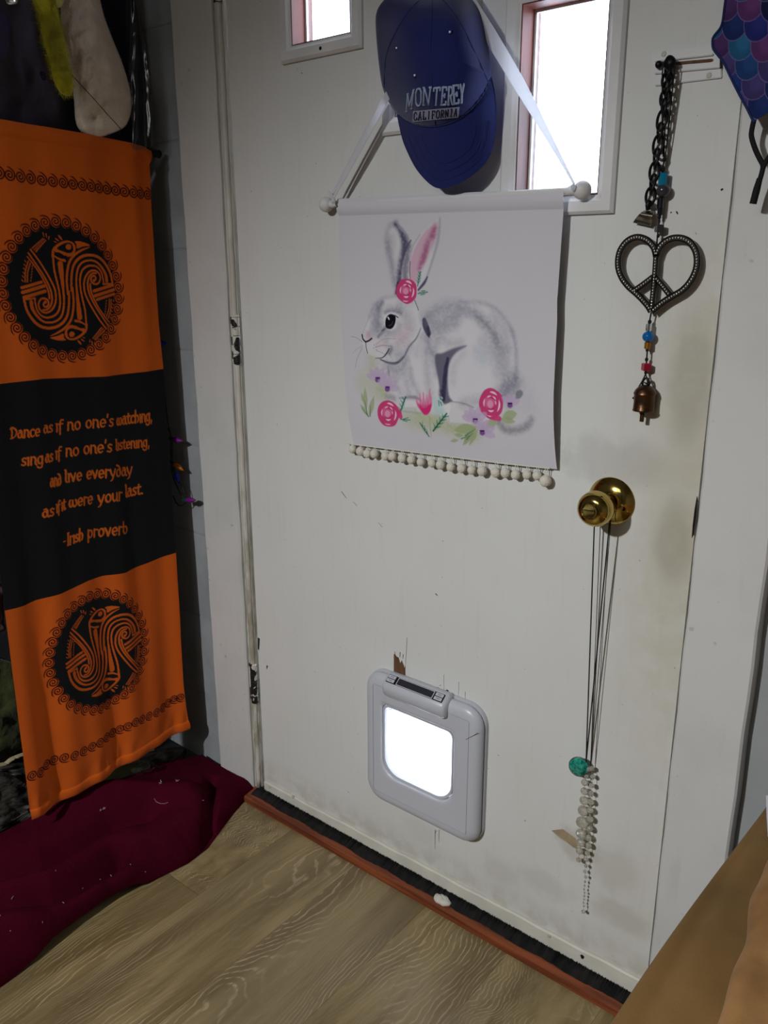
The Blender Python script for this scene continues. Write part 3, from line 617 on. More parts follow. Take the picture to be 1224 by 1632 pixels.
def panel(z0f, z1f, res=.00125):
    nu = int(.45/res); u = np.linspace(0, 1, nu)[None, :]; zz0, zz1 = float(z0f(-.2)), float(z1f(-.2)); nv = int(abs(zz0-zz1)*1.04/res); v = np.linspace(0, 1, nv)[:, None]
    S = np.ones((nv, nu))*(u*.42-.42)
    for _ in range(4):
        Z = z0f(S)*(1-v)+z1f(S)*v; S = e_l(Z)*(1-u)+e_r(Z)*u
    return S, Z
def spiral(cv, c, r, tail=0.0, hand=1, ink=INK, fill=None, turns=2.2, sq=1.0, sc=(1, 1)):
    if fill: cv.ell(c, r*sc[0]*.98, r*sc[1]*.98, fill, 1, .001)
    P = []; N = 30
    for i in range(N+1):
        t = i/N; R_ = r*(.10+.90*t**.9); a = tail-hand*2*PI*turns*(1-t)
        P.append((c[0]+R_*math.cos(a)*sc[0], c[1]+R_*math.sin(a)*sc[1]))
    for t, k in ((.25, 1.12), (.5, 1.24)):
        a = tail+hand*t*1.5; P.append((c[0]+r*k*math.cos(a)*sc[0], c[1]+r*k*math.sin(a)*sc[1]))
    cv.stroke(P, [.00125]*(len(P)-2)+[.0011, .0004], ink, 1, .0010)
Z7 = lambda p: (90+p[0]/6.53, 340+p[1]/6.53)
C1 = (np.array(tob(Z7((125, 350))))+np.array(tob(Z7((158, 1258)))))/2
src = np.array([tob(Z7((125, 350))), tob(Z7((158, 1258))), tob((27.6, 463)), tob((181.9, 462))])-C1
dst_px = [(156.9, 978.4), (167.3, 1094), (104.6, 1063.4), (228.8, 1015)]
dst = np.array([tob(p) for p in dst_px]); C2 = dst.mean(0)-0*C1
AF, *_ = np.linalg.lstsq(np.c_[src, np.ones(4)], dst, rcond=None)
def med_map(which):
    if which == 1: return lambda p: (np.array(tob(Z7(p)))-C1), (lambda q: q+C1)
    return lambda p: (np.array(tob(Z7(p)))-C1), (lambda q: np.array([*q, 1]) @ AF)
def medallion(cv, which):
    rel, out = med_map(which); k7 = .001*1.28/6.53
    ringc = np.array([*(np.array(tob((102.3, 462.5)))-C1)]); rx = abs(np.array(tob((195.7, 476)))-np.array(tob((9, 449))))[0]/2; rz = (tob((97, 353))[1]-tob((108, 568))[1])/2
    q = [out(ringc+np.array([math.cos(t)*rx*.985, math.sin(t)*rz*.985])) for t in np.linspace(0, 2*PI, 61)[:-1]]; cv.poly(q, BLK, 1, .001)
    for i in range(36):
        t = PI/2-2*PI*i/36+.02; c = out(ringc+np.array([math.cos(t)*rx, math.sin(t)*rz]))
        spiral(cv, c, .0107, t-.22, 1, INK, ORG, 2.0)
    def S(pts, hw, k=5, col=ORG):
        hw = np.full(len(pts), hw, float) if np.isscalar(hw) else np.array(hw, float)
        r = [rel(p) for p in pts]
        for sg in (1, -1): cv.stroke([out(sg*p) for p in r], hw*k7, col, 1, .0008, k)
    def Pn(pts, k=4, col=ORG):
        r = [rel(p) for p in pts]
        for sg in (1, -1): cv.poly([out(sg*p) for p in r], col, 1, .0008, k)
    S([(585, 728), (570, 650), (545, 585), (500, 515), (450, 468), (395, 442), (330, 434), (270, 446), (215, 485), (175, 550), (158, 640), (154, 720), (156, 803)], [12, 12, 13, 14, 14, 13, 13, 13, 13, 12, 12, 12, 12])
    S([(338, 352), (262, 382), (190, 430), (138, 500), (116, 580), (106, 680), (110, 770), (118, 840)], [3, 9, 12, 12, 12, 12, 12, 12])
    S([(522, 700), (512, 640), (468, 562), (402, 503), (330, 490), (268, 510), (228, 560), (210, 640), (206, 720), (212, 800), (221, 900), (232, 1000), (240, 1080)], [20, 17, 13, 10, 9, 9, 10, 10, 10, 12, 17, 24, 28])
    S([(580, 732), (485, 738)], 9, 0); S([(485, 738), (482, 690), (462, 612), (420, 562), (370, 543), (312, 552), (268, 590), (248, 650), (244, 720), (252, 800), (272, 900), (294, 1000), (306, 1100), (306, 1170)], 9.5)
    S([(382, 700), (398, 690), (402, 668), (385, 650), (362, 660), (352, 690), (366, 722), (400, 738), (434, 722), (450, 680), (440, 632), (404, 598), (358, 596), (318, 626), (292, 680), (284, 740), (290, 810), (318, 890), (372, 995), (440, 1105), (515, 1200)], [14]+[9]*20)
    S([(405, 622), (370, 624), (338, 655), (322, 710), (324, 780), (352, 872), (408, 980), (475, 1080), (535, 1166)], 9)
    S([(345, 735), (352, 800), (382, 885), (432, 980), (490, 1062), (548, 1133)], [9, 9, 9, 8, 7, 6])
    S([(455, 670), (448, 628)], 2)
    for a, b_, h in (((384, 808), (586, 748), 15), ((396, 858), (598, 796), 15), ((416, 898), (602, 840), 13)): S([a, b_], h, 0)
    for a, b_, h in (((465, 1188), (374, 1302), 7), ((482, 1200), (386, 1312), 5), ((500, 1214), (396, 1318), 6)): S([a, b_], [h, h*.6], 0)
    for a, b_ in (((348, 1315), (344, 1340)), ((366, 1330), (370, 1362)), ((390, 1340), (398, 1368))): S([a, b_], [4, 5], 0)
    S([(552, 895), (546, 990), (520, 1072)], 6.5); S([(572, 897), (566, 1000), (538, 1092)], 6.5)
    for i in range(6):
        y = 905+i*28; x = 522-i*3.5; S([(x, y), (x-8, y+14)], [5, 3], 0)
        y = 905+i*36; x = 588-i*6; S([(x, y-6), (x+12, y+10)], [3.5, 5], 0)
    Pn([(85, 1250), (95, 1205), (130, 1168), (180, 1160), (250, 1195), (296, 1188), (318, 1140), (320, 1200), (300, 1245), (250, 1290), (190, 1318), (130, 1316), (96, 1290)])
    Pn([(112, 1262), (112, 1222), (148, 1196), (200, 1206), (272, 1232), (225, 1275), (170, 1300), (130, 1294)], 4, BLK); Pn([(130, 1258), (140, 1236), (160, 1230), (182, 1240), (188, 1262), (172, 1284), (150, 1288), (134, 1276)])
    S([(196, 1118), (250, 1130), (296, 1158)], [13, 10, 6]); S([(176, 1165), (240, 1166), (300, 1200)], [4, 6, 4], 5, BLK)
    Pn([(188, 293), (250, 294), (310, 314), (342, 335), (270, 346), (212, 366), (206, 320)], 3)
    for a, b_, h in (((222, 1322), (262, 1368), 11), ((255, 1308), (292, 1332), 7), ((272, 1290), (302, 1300), 5)): S([a, ((a[0]+b_[0])/2, (a[1]+b_[1])/2), b_], [h*.4, h, 1], 4)
S_, Z_ = panel(e_top, e_s1); cv1 = Canvas(S_, Z_, ORG)
for x, y in [(-160, 808), (-108, 812), (-57, 818), (-8, 824), (42, 832), (95, 840), (147, 847), (200, 855), (250, 862), (300, 868), (345, 875), (390, 882), (431, 887), (470, 893), (510, 899), (550, 905), (588, 912), (627, 917), (662, 921), (700, 925)]:
    spiral(cv1, tob((x/2.985, y/2.985)), .0104, 1.05, 1, INK, None, 2.0)
medallion(cv1, 1)
S2_, Z2_ = panel(e_s1, e_s2); cv2 = Canvas(S2_, Z2_, BLK)
for w, x0, y0, x1, y1, xh in [("Dance", 52, 478, 188, 461, 36), ("as", 203, 449, 252, 443, 36), ("if", 266, 443, 302, 440, 38), ("no", 320, 436, 387, 430, 38), ("one's", 408, 426, 540, 415, 38), ("watching,", 554, 412, 724, 390, 38),
        ("sing", 104, 606, 206, 593, 38), ("as", 212, 588, 252, 582, 38), ("if", 264, 573, 294, 568, 38), ("no", 313, 560, 378, 554, 38), ("one's", 398, 549, 530, 536, 38), ("listening,", 546, 530, 712, 512, 34),
        ("and", 235, 704, 294, 695, 38), ("live", 309, 683, 391, 672, 38), ("everyday", 412, 668, 634, 647, 38),
        ("as", 198, 850, 255, 840, 38), ("if", 264, 826, 286, 824, 38), ("it", 292, 818, 314, 812, 38), ("were", 328, 802, 446, 785, 38), ("your", 468, 784, 580, 764, 38), ("last.", 596, 754, 682, 738, 38),
        ("-", 300, 984, 313, 980, 36), ("Irish", 321, 984, 399, 956, 38), ("proverb", 417, 950, 609, 924, 38)]:
    pen_word(cv2, tob, w, x0/2.985, 540+y0/2.985, x1/2.985, 540+y1/2.985, xh/2.985, (206, 98, 22))
S3_, Z3_ = panel(e_s2, e_bot); cv3 = Canvas(S3_, Z3_, ORG)
medallion(cv3, 2)
for x, y in [(145, 455), (188, 440), (225, 410), (264, 392), (306, 377), (350, 363), (393, 343), (432, 322), (469, 302), (506, 280), (540, 262), (572, 246), (602, 228), (634, 205), (668, 193), (704, 180), (740, 163), (774, 142), (802, 122), (825, 104), (848, 92)]:
    spiral(cv3, tob((x/2.956, 1080+y/2.956)), .0104, -1.75, 1, INK, None, 2.0)
BB = thing('proverb_banner', 'long orange and black cloth banner with spiral bird medallions and an Irish proverb', 'banner', tuple(BA))
for nm, cv in (('bird_panel', cv1), ('text_panel', cv2), ('bird_panel', cv3)):
    d = bdisp(cv.U, cv.V); X = BA[0]+BD[0]*cv.U+BN[0]*d; Y = BA[1]+BD[1]*cv.U+BN[1]*d
    o = cloth(nm, X, Y, cv.V, cv.C, M['banner'], BB)
    if nm == 'text_panel': o['label'] = 'black middle panel lettered with the proverb'
zt_ = float(e_top(-.2))
def bp(s, z, d=0): return BA+BD*s+BN*d+np.array([0, 0, z-BA[2]])
MB().tube([bp(-.50, float(e_top(-.50))-.010, -.009), bp(float(e_r(1.38))+.029, float(e_top(-.005))-.010, -.009)], .0072, 12).build('rod', M['blackrod'], BB, smooth=40)
q = bp(float(e_r(1.38))+.028, float(e_top(-.005))-.010, -.009); MB().ball(q, .008, 12, 8, (1, .6, 1)).build('rod_cap', M['blackrod'], BB, smooth=True)
MB().tube([bp(float(e_l(.15))+.006, float(e_bot(-.4))+.012, -.014), bp(float(e_r(.15))-.004, float(e_bot(-.01))+.012, -.014)], .0040, 8).build('bottom_rod', M['blackrod'], BB)

# ------------------------------------------------------------------ the rabbit wall hanging
SY = -.018
tos = lambda p: (lambda q: (float(q[0]), float(q[2])))(at(p[0], p[1], (0, SY, 0)))
ZR = lambda p: tos((500+p[0]/2.914, 300+p[1]/2.914))
def scurve(pxs, by):
    P = np.array([tos(p) for p in pxs]); P = P[np.argsort(P[:, by])]; return lambda t: np.interp(t, P[:, by], P[:, 1-by])
sl = scurve([(538, 317), (539, 335), (540.5, 345), (544.6, 471), (551.5, 626), (558, 710)], 1); sr = scurve([(901, 300), (900, 320), (896, 386), (889.5, 478), (889.5, 513), (884, 626), (882.6, 750)], 1)
stp = scurve([(537, 317), (640, 312), (760, 306), (901, 300)], 0); sbt = scurve([(558, 710), (640, 720.5), (720, 731), (800, 741), (883, 750)], 0)
nu, nv = 520, 530; u = np.linspace(0, 1, nu)[None, :]; v = np.linspace(0, 1, nv)[:, None]; X_ = np.ones((nv, nu))*(.27+.42*u)
for _ in range(4):
    Zc = stp(X_)*(1-v)+sbt(X_)*v; X_ = sl(Zc)*(1-u)+sr(Zc)*u
cv = Canvas(X_, Zc, (199, 196, 202)); KM = .00118/2.914*1.0
G1, G2, G3 = (150, 150, 162), (108, 106, 124), (66, 62, 90)
def br_(pts, hw, col, a, soft=20, k=5): cv.stroke([ZR(p) for p in pts], np.array(hw, float)*KM if not np.isscalar(hw) else hw*KM, col, a, (soft*1.9 if soft >= 12 else soft)*KM, k, tex=.26 if soft >= 10 else 0)
def pl_(pts, col, a, soft=12, k=4): cv.poly([ZR(p) for p in pts], col, a, soft*KM, k)
WHT = (213, 211, 214)
# green washes under the animal
for pts, hw, a in [([(235, 900), (300, 930)], 45, .25), ([(275, 790), (270, 830)], 22, .35), ([(440, 1070), (620, 1095), (720, 1130)], 34, .38), ([(310, 935), (330, 960)], 14, .55), ([(640, 1110), (740, 1130)], 22, .35), ([(880, 1090), (900, 1060)], 16, .3), ([(500, 1060), (560, 1075)], 26, .35)]: br_(pts, hw, (160, 172, 112), a, 45)
# body, head, ears
pl_([(390, 495), (310, 520), (262, 590), (228, 680), (245, 760), (300, 790), (350, 850), (380, 960), (470, 980), (490, 1040), (620, 1050), (630, 1090), (700, 1095), (860, 1060), (930, 940), (948, 820), (930, 690), (890, 590), (800, 535), (680, 535), (560, 590), (505, 640), (470, 520)], WHT, .62, 16)
pl_([(372, 490), (366, 400), (345, 300), (335, 200), (370, 160), (410, 195), (440, 250), (425, 330), (405, 420), (395, 490)], (196, 192, 196), .6, 18)
br_([(345, 300), (338, 225), (355, 175), (385, 160)], 7, G1, .55, 18); br_([(345, 250), (365, 370), (378, 450)], 9, G1, .55, 16)
br_([(378, 165), (405, 205), (425, 245), (424, 285), (410, 345), (400, 420), (388, 490)], [4, 9, 15, 16, 12, 11, 6], G3, .85, 16)
br_([(395, 172), (425, 205), (438, 245)], 4, G1, .6, 8); br_([(360, 205), (385, 200), (392, 260), (380, 320)], 9, WHT, .55, 14)
br_([(392, 440), (382, 490)], [6, 3], (48, 44, 66), .8, 6)
pl_([(413, 450), (412, 370), (425, 310), (455, 262), (505, 205), (545, 165), (586, 140), (578, 220), (560, 310), (535, 395), (500, 450), (470, 480)], (205, 201, 206), .8, 10)
br_([(452, 243), (430, 280), (415, 330)], [3, 4, 3], G3, .7, 5); br_([(446, 268), (432, 320), (425, 400), (428, 440)], [8, 14, 13, 10], (112, 110, 128), .75, 14)
pl_([(452, 420), (448, 360), (462, 300), (492, 240), (530, 190), (560, 172), (572, 190), (556, 260), (520, 330), (490, 400), (475, 450)], (202, 158, 178), .75, 14)
br_([(566, 178), (545, 235), (528, 280), (510, 330), (492, 370)], [7, 12, 14, 12, 6], (158, 84, 124), .75, 18); br_([(586, 140), (582, 210), (566, 290), (545, 360), (528, 410)], [4, 6, 6, 5, 4], G1, .6, 10)
br_([(548, 250), (535, 330), (510, 400)], 8, WHT, .55, 12); br_([(450, 340), (447, 380), (450, 420)], 1.6, G3, .8, 3); br_([(495, 215), (465, 262), (452, 300)], 3, G1, .5, 8)
br_([(530, 412), (515, 440), (488, 472)], [3, 6, 4], G3, .85, 6)
# head shading
for pts, hw, c, a, s in [([(380, 500), (325, 512), (288, 545), (262, 595)], 4, G1, .6, 14), ([(320, 530), (306, 548), (302, 565)], 8, G2, .65, 14), ([(300, 590), (310, 640), (330, 660)], 16, G1, .55, 24), ([(335, 575), (375, 568), (405, 580)], 6, G2, .6, 12),
        ([(400, 640), (385, 665), (345, 672)], 12, G1, .6, 22), ([(342, 640), (325, 660), (300, 690)], 6, G2, .6, 10), ([(260, 600), (240, 650), (232, 672)], 3, G1, .4, 8), ([(430, 660), (400, 700)], 22, (206, 176, 188), .6, 34), ([(330, 715), (300, 730)], 14, (206, 178, 190), .45, 20),
        ([(425, 600), (430, 630)], 12, G1, .3, 20), ([(255, 682), (262, 690)], 14, (196, 150, 162), .6, 14), ([(500, 650), (480, 695), (445, 735), (425, 775)], [2, 3, 4, 5], G2, .75, 6), ([(310, 795), (350, 812), (385, 812), (420, 782)], [2, 5, 6, 5], G2, .85, 6),
        ([(335, 700), (360, 760), (400, 770)], 12, G1, .35, 24), ([(360, 745), (350, 765)], 8, G2, .6, 12), ([(470, 520), (478, 540), (488, 565)], 1.7, G3, .8, 3)]: br_(pts, hw, c, a, s)
pl_([(333, 640), (328, 600), (345, 578), (370, 575), (395, 592), (383, 605), (382, 640), (365, 658), (345, 655)], (214, 212, 216), .9, 5)
pl_([(334, 640), (336, 606), (352, 586), (372, 588), (381, 602), (376, 632), (362, 652), (344, 652)], (14, 12, 22), 1, 3)
br_([(346, 600), (350, 608)], 3.5, (220, 220, 230), .95, 3, 0); br_([(348, 640), (362, 632), (368, 618)], 1.2, (130, 126, 150), .6, 3); br_([(376, 590), (392, 600)], 2.2, (40, 36, 52), .8, 3, 0); br_([(328, 655), (318, 662)], 2.2, G3, .8, 4, 0)
for pts, hw, c, a in [([(228, 680), (232, 700), (242, 712)], 3.2, (34, 30, 40), .95), ([(243, 713), (258, 708), (272, 697)], 3.4, (34, 30, 40), .95), ([(244, 716), (246, 740), (252, 766)], 1.8, (60, 58, 66), .9), ([(288, 789), (318, 787), (336, 770), (350, 745)], [1.2, 2, 3, 2.5], (50, 48, 58), .9), ([(308, 795), (340, 808), (375, 812), (400, 804), (419, 784)], [1.5, 3, 3.5, 3.5, 2.5], (70, 72, 78), .9),
        ([(290, 738), (320, 730), (365, 735)], 1, G2, .8), ([(290, 725), (330, 700), (380, 700)], .8, G2, .6), ([(292, 755), (320, 765), (340, 785)], .8, G2, .6), ([(350, 770), (370, 800)], .8, G2, .6), ([(228, 714), (205, 695), (180, 688)], .9, G2, .7), ([(232, 730), (205, 745), (185, 765)], .8, G2, .4), ([(228, 740), (205, 790), (196, 832)], .9, G2, .7)]: br_(pts, hw, c, a, 2.5)
for p in ((289, 738), (282, 728), (280, 742), (292, 750)): br_([ZP for ZP in (p, (p[0]+.5, p[1]+.5))], 1.6, G3, .8, 2, 0)
# body shading
for pts, hw, c, a, s in [([(520, 600), (560, 575), (620, 552), (680, 545)], [12, 16, 18, 12], G1, .75, 34), ([(560, 610), (600, 625), (640, 600), (720, 575)], 18, (165, 166, 178), .55, 40), ([(690, 528), (780, 530), (850, 558), (900, 610), (930, 668)], [3, 4, 5, 5, 4], G1, .6, 14), ([(930, 660), (944, 740), (944, 830), (942, 900)], [4, 5, 6, 9], G1, .75, 14),
        ([(760, 590), (810, 630), (842, 670), (860, 715)], [4, 9, 14, 12], G2, .6, 26), ([(850, 740), (870, 770)], 10, G1, .35, 30), ([(780, 760), (795, 790)], 22, (170, 180, 196), .55, 36), ([(940, 900), (905, 940), (880, 965)], [16, 30, 24], G2, .65, 44),
        ([(530, 690), (545, 740), (570, 790), (580, 860)], [16, 18, 14, 8], (130, 130, 148), .65, 28), ([(516, 612), (524, 640), (538, 672)], [9, 15, 13], G3, .9, 8), ([(535, 650), (541, 690)], [8, 4], (46, 42, 64), .75, 8), ([(500, 700), (480, 770)], 10, G1, .3, 26),
        ([(345, 820), (390, 850), (430, 800)], [16, 24, 14], G1, .7, 30), ([(345, 830), (350, 870)], 5, G2, .4, 10), ([(455, 840), (458, 880)], 10, G1, .55, 16), ([(465, 900), (490, 960), (440, 970)], 9, G1, .5, 20), ([(400, 975), (470, 970), (500, 985)], [3, 6, 4], G2, .5, 10), ([(340, 968), (370, 975)], 12, G1, .7, 12)]: br_(pts, hw, c, a, s)
pl_([(575, 770), (605, 765), (660, 742), (720, 730), (672, 762), (640, 810), (630, 880), (634, 960), (650, 990), (610, 1000), (596, 960), (585, 880), (572, 810)], (92, 88, 108), .88, 14)
br_([(632, 790), (620, 850), (613, 920), (610, 975)], [6, 9, 10, 8], (50, 46, 74), .85, 10); br_([(598, 945), (604, 985)], 10, (46, 46, 66), .7, 12); br_([(640, 990), (700, 1000), (745, 1018)], [3, 4, 3], (120, 118, 128), .8, 5)
pl_([(655, 990), (740, 1015), (770, 1060), (720, 1095), (640, 1090), (620, 1060), (622, 1010)], (206, 204, 206), .8, 8); pl_([(590, 1050), (610, 1010), (640, 1000), (630, 1050)], (216, 214, 216), .9, 6)
br_([(420, 1000), (470, 1000)], 14, (214, 212, 216), .8, 10); br_([(410, 1035), (500, 1045)], 3, (140, 148, 160), .5, 8); br_([(632, 1085), (628, 1060)], 2, G1, .5, 5); br_([(640, 1092), (720, 1096)], 3, G1, .4, 8)
br_([(930, 990), (980, 960), (1000, 1010)], 34, (176, 174, 182), .35, 44); br_([(862, 1090), (885, 1118), (930, 1125), (985, 1108), (1014, 1072)], [14, 14, 13, 12, 9], (128, 128, 136), .7, 16); pl_([(940, 960), (948, 940), (968, 938), (975, 955), (960, 975), (940, 978)], (120, 120, 132), .85, 6)
for pts, hw, a in [([(300, 560), (288, 620), (302, 665)], 20, .5), ([(300, 640), (272, 672)], 14, .35), ([(405, 560), (445, 600), (455, 655)], 18, .22), ([(450, 735), (400, 790)], 14, .32), ([(400, 512), (455, 525)], 12, .25), ([(345, 560), (400, 560)], 9, .4),
        ([(540, 620), (600, 645), (665, 628)], 22, .40), ([(700, 560), (760, 578), (800, 622)], 18, .40), ([(850, 600), (890, 660), (905, 740)], 20, .28), ([(885, 760), (905, 860), (915, 920)], 24, .36), ([(800, 700), (850, 780), (862, 860)], 20, .25), ([(705, 765), (662, 820), (650, 900)], 12, .2),
        ([(700, 1000), (780, 985)], 18, .3), ([(430, 860), (440, 940)], 12, .32), ([(525, 760), (535, 880), (545, 960)], 14, .32), ([(372, 880), (400, 945)], 12, .28), ([(600, 690), (640, 720), (690, 715)], 14, .3), ([(620, 600), (680, 590)], 16, .3), ([(560, 660), (580, 720)], 14, .35), ([(352, 230), (360, 330), (376, 420)], 9, .3), ([(420, 700), (380, 740)], 16, .2)]: br_(pts, hw, (128, 128, 142), a, 26)
# teal sprig, leaves
def leaf(a, b_, w, c=(150, 164, 120), al=.75, rib=None):
    m_ = ((a[0]+b_[0])/2, (a[1]+b_[1])/2); br_([a, m_, b_], [1.5, w, 1], c, al, 5)
    if rib: br_([a, m_, b_], [1.8, 1.5, .8], rib, .9, 2.5)
DG = (18, 84, 74)
for a, b_, w in [((250, 1060), (215, 1005), 10), ((252, 1062), (280, 965), 13), ((240, 1040), (238, 925), 12), ((232, 1000), (222, 950), 8), ((540, 1060), (540, 1160), 2), ((685, 1195), (755, 1105), 12), ((650, 1125), (755, 1110), 20), ((695, 1192), (720, 1140), 11), ((690, 1150), (650, 1145), 9), ((630, 1178), (665, 1170), 7), ((880, 1060), (945, 1045), 18), ((870, 1070), (935, 1085), 13), ((800, 1110), (850, 1075), 16), ((715, 1195), (760, 1120), 10)]: leaf(a, b_, w)
for a, b_ in [((245, 1050), (236, 985)), ((250, 1062), (222, 1020)), ((258, 1060), (262, 1010)), ((700, 1150), (752, 1118)), ((680, 1165), (720, 1150)), ((705, 1168), (738, 1135))]: br_([a, b_], [2.4, .8], (60, 110, 84), .8, 3, 0)
leaf((400, 1045), (428, 965), 11, (150, 190, 172), .6); br_([(398, 1048), (428, 968)], 2, DG, .95, 2.5, 0)
for t in (.2, .4, .6, .8):
    x, y = 398+30*t, 1048-80*t; br_([(x, y), (x-11, y-16)], [1.8, .8], DG, .9, 2.5, 0); br_([(x, y), (x+10, y-14)], [1.8, .8], DG, .9, 2.5, 0)
leaf((398, 1075), (445, 1075), 10, (170, 200, 176), .6); br_([(400, 1074), (446, 1077)], 1.6, DG, .85, 2.5, 0); br_([(415, 1072), (438, 1066)], 1.4, DG, .85, 2.5, 0); br_([(412, 1078), (432, 1084)], 1.4, DG, .85, 2.5, 0)
leaf((552, 1130), (622, 1045), 15, (150, 176, 140), .7); br_([(552, 1128), (622, 1045)], 3, DG, .95, 2.5, 0)
for t in (.15, .35, .55, .75):
    x, y = 552+70*t, 1128-83*t; br_([(x, y), (x-4, y-24)], [2, .8], DG, .9, 2.5, 0); br_([(x+5, y-4), (x+27, y-9)], [2, .8], DG, .9, 2.5, 0)
leaf((530, 1155), (490, 1085), 10, (150, 176, 140), .7); br_([(530, 1155), (515, 1130), (492, 1090)], 2, DG, .9, 2.5)
for t in (.2, .45, .7): br_([(530-38*t, 1155-68*t), (528-34*t, 1132-68*t)], [1.8, .8], DG, .9, 2.5, 0)
br_([(575, 990), (580, 1040), (600, 1035)], 14, (160, 200, 194), .6, 22)
for x, y in ((585, 975), (597, 985), (590, 1000), (603, 995), (580, 1010), (592, 1015), (600, 970)): br_([(x, y), (x+3, y+4)], 4, (170, 214, 208), .8, 4, 0)
br_([(586, 985), (588, 1010)], 1.8, DG, .8, 3, 0); br_([(594, 992), (600, 1008)], 1.8, DG, .8, 3, 0)
leaf((484, 455), (496, 385), 11, (168, 196, 186), .75); br_([(484, 455), (496, 388)], 1.6, DG, .95, 2, 0)
for t in (.2, .4, .6, .8): br_([(484+12*t, 455-68*t), (478+12*t, 440-68*t)], 1.1, DG, .9, 2, 0); br_([(484+12*t, 455-68*t), (495+8*t, 442-68*t)], 1.1, DG, .9, 2, 0)
leaf((484, 490), (533, 481), 11, (158, 184, 172), .85); br_([(486, 488), (532, 482)], 1.5, DG, .85, 2, 0); br_([(500, 494), (518, 490)], 1.3, DG, .8, 2, 0); br_([(503, 478), (520, 476)], 1.3, DG, .8, 2, 0)
# roses, tulip and purple flowers
def rose(cx, cy, rx, ry, sd):
    R = random.Random(sd); K = (196, 62, 116)
    pl_([(cx+rx*math.cos(t)*(1+R.uniform(-.05, .06)), cy+ry*math.sin(t)*(1+R.uniform(-.05, .05))) for t in np.linspace(0, 2*PI, 13)[:-1]], K, 1, 4)
    pl_([(cx-rx*.15+rx*.45*math.cos(t), cy-ry*.1+ry*.42*math.sin(t)) for t in np.linspace(0, 2*PI, 10)[:-1]], (212, 104, 148), .8, 10)
    pl_([(cx-rx*.1+rx*.25*math.cos(t), cy+ry*.02+ry*.26*math.sin(t)) for t in np.linspace(0, 2*PI, 10)[:-1]], (222, 158, 184), .8, 5)
    def arc(r, a0, a1, w, c=(236, 206, 220)): 
        br_([(cx-rx*.05+rx*r*math.cos(math.radians(a)), cy+ry*r*math.sin(math.radians(a))) for a in np.linspace(a0, a1, 6)], [.4, w*.7, w, w, w*.7, .4], c, .95, 2.5, 3)
    arc(.40, 250, 330, 2.6, (184, 36, 96)); arc(.36, 20, 150, 2.2, (184, 36, 96))
    arc(.48, 60, 120, 3.6); arc(.72, -20, 45, 3.8); arc(.76, 265, 315, 4.0); arc(.58, 160, 215, 2.8); arc(.82, 75, 115, 2.0); arc(.5, 290, 330, 2.8); arc(.42, -30, 10, 2.2); arc(.5, 235, 275, 2.6)
rose(433, 477, 48, 59, 1); rose(345, 1047, 52, 63, 2); rose(829, 1000, 55, 72, 3)
br_([(398, 1040), (402, 1062)], 10, (206, 56, 116), .9, 5, 0); br_([(835, 1065), (862, 1070)], 10, (206, 60, 118), .9, 6, 0)
for x0, x1, y1, w in ((505, 478, 975, 7), (512, 497, 955, 8), (520, 514, 948, 8), (530, 530, 960, 9), (537, 545, 935, 9), (542, 552, 970, 6)):
    br_([(520+(x0-520)*.4, 1046), ((x0+x1)/2, 1010), (x1, y1)], [3, w, 2], (206, 62, 120), .75, 8); br_([(x1, y1+4), ((x0+x1)/2, 1000)], [4, 4], (224, 170, 194), .5, 8, 0)
pl_([(490, 1000), (510, 1020), (530, 1015), (550, 1000), (545, 1035), (525, 1052), (508, 1042)], (206, 40, 108), .9, 8)
def purple(cx, cy, s, dirs):
    for a in dirs:
        a = math.radians(a); br_([(cx, cy), (cx+s*.55*math.cos(a), cy-s*.55*math.sin(a)), (cx+s*.92*math.cos(a), cy-s*.92*math.sin(a))], [8, s*.27, s*.16], (184, 164, 194), .72, 7)
    pl_([(cx+12*math.cos(t), cy+5+12*math.sin(t)) for t in np.linspace(0, 2*PI, 9)[:-1]], (112, 66, 134), .9, 8)
    for k in range(5): br_([(cx-8+k*4, cy-6+3*(k % 2)), (cx-7+k*4, cy-4)], 2.4, (52, 20, 82), .95, 2, 0)
purple(297, 885, 52, (60, 95, 130, 160, 25)); purple(342, 928, 54, (35, 75, 105, 0, 140)); purple(914, 1003, 46, (100, 60, 25, 135)); purple(752, 1076, 58, (110, 140, 70, 30, 165)); purple(780, 1132, 58, (20, 60, 95, -20, 120))
SB = thing('rabbit_wall_hanging', 'white canvas wall hanging painted with a rabbit and pink roses, hung on the door', 'wall hanging', (.48, SY, 1.07))
Yc = SY-.004*np.sin(PI*v)*(.4+.9*u)-.0025*np.sin(u*9+v*4)*np.sin(PI*v)+np.clip((v-.75)/.25, 0, 1)**2*.010+.0008*fbm(X_*20, Zc*14, 9)
hv = (stp(X_)-Zc)/.026; Yc = Yc-.0042*np.clip(1-(np.clip(hv, 0, 1)*2-1)**2, 0, 1)
cv.stroke([(x, float(stp(x))-.0265) for x in np.linspace(.265, .70, 12)], .0004, (168, 162, 166), .6, .0008)
cloth('canvas', X_, Yc, Zc, cv.C, M['scroll'], SB)
pL, pR = aty(520, 326, -.0165), aty(928, 303, -.0165)
pL.z -= .0; axis = (pR-pL).normalized()
MB().tube([pL, pR], .0048, 12).build('rod', M['rod'], SB, smooth=40)
for p, s in ((pL, -1), (pR, 1)):
    MB().ball(p, .0125 if s < 0 else .0125, 18, 12).build('ball_end', M['rod'], SB, smooth=True)
    MB().tube([p-axis*s*.020, p-axis*s*.012, p-axis*s*.008], [.0062, .0062, .0052], 14).build('collar', M['rod'], SB, smooth=40)
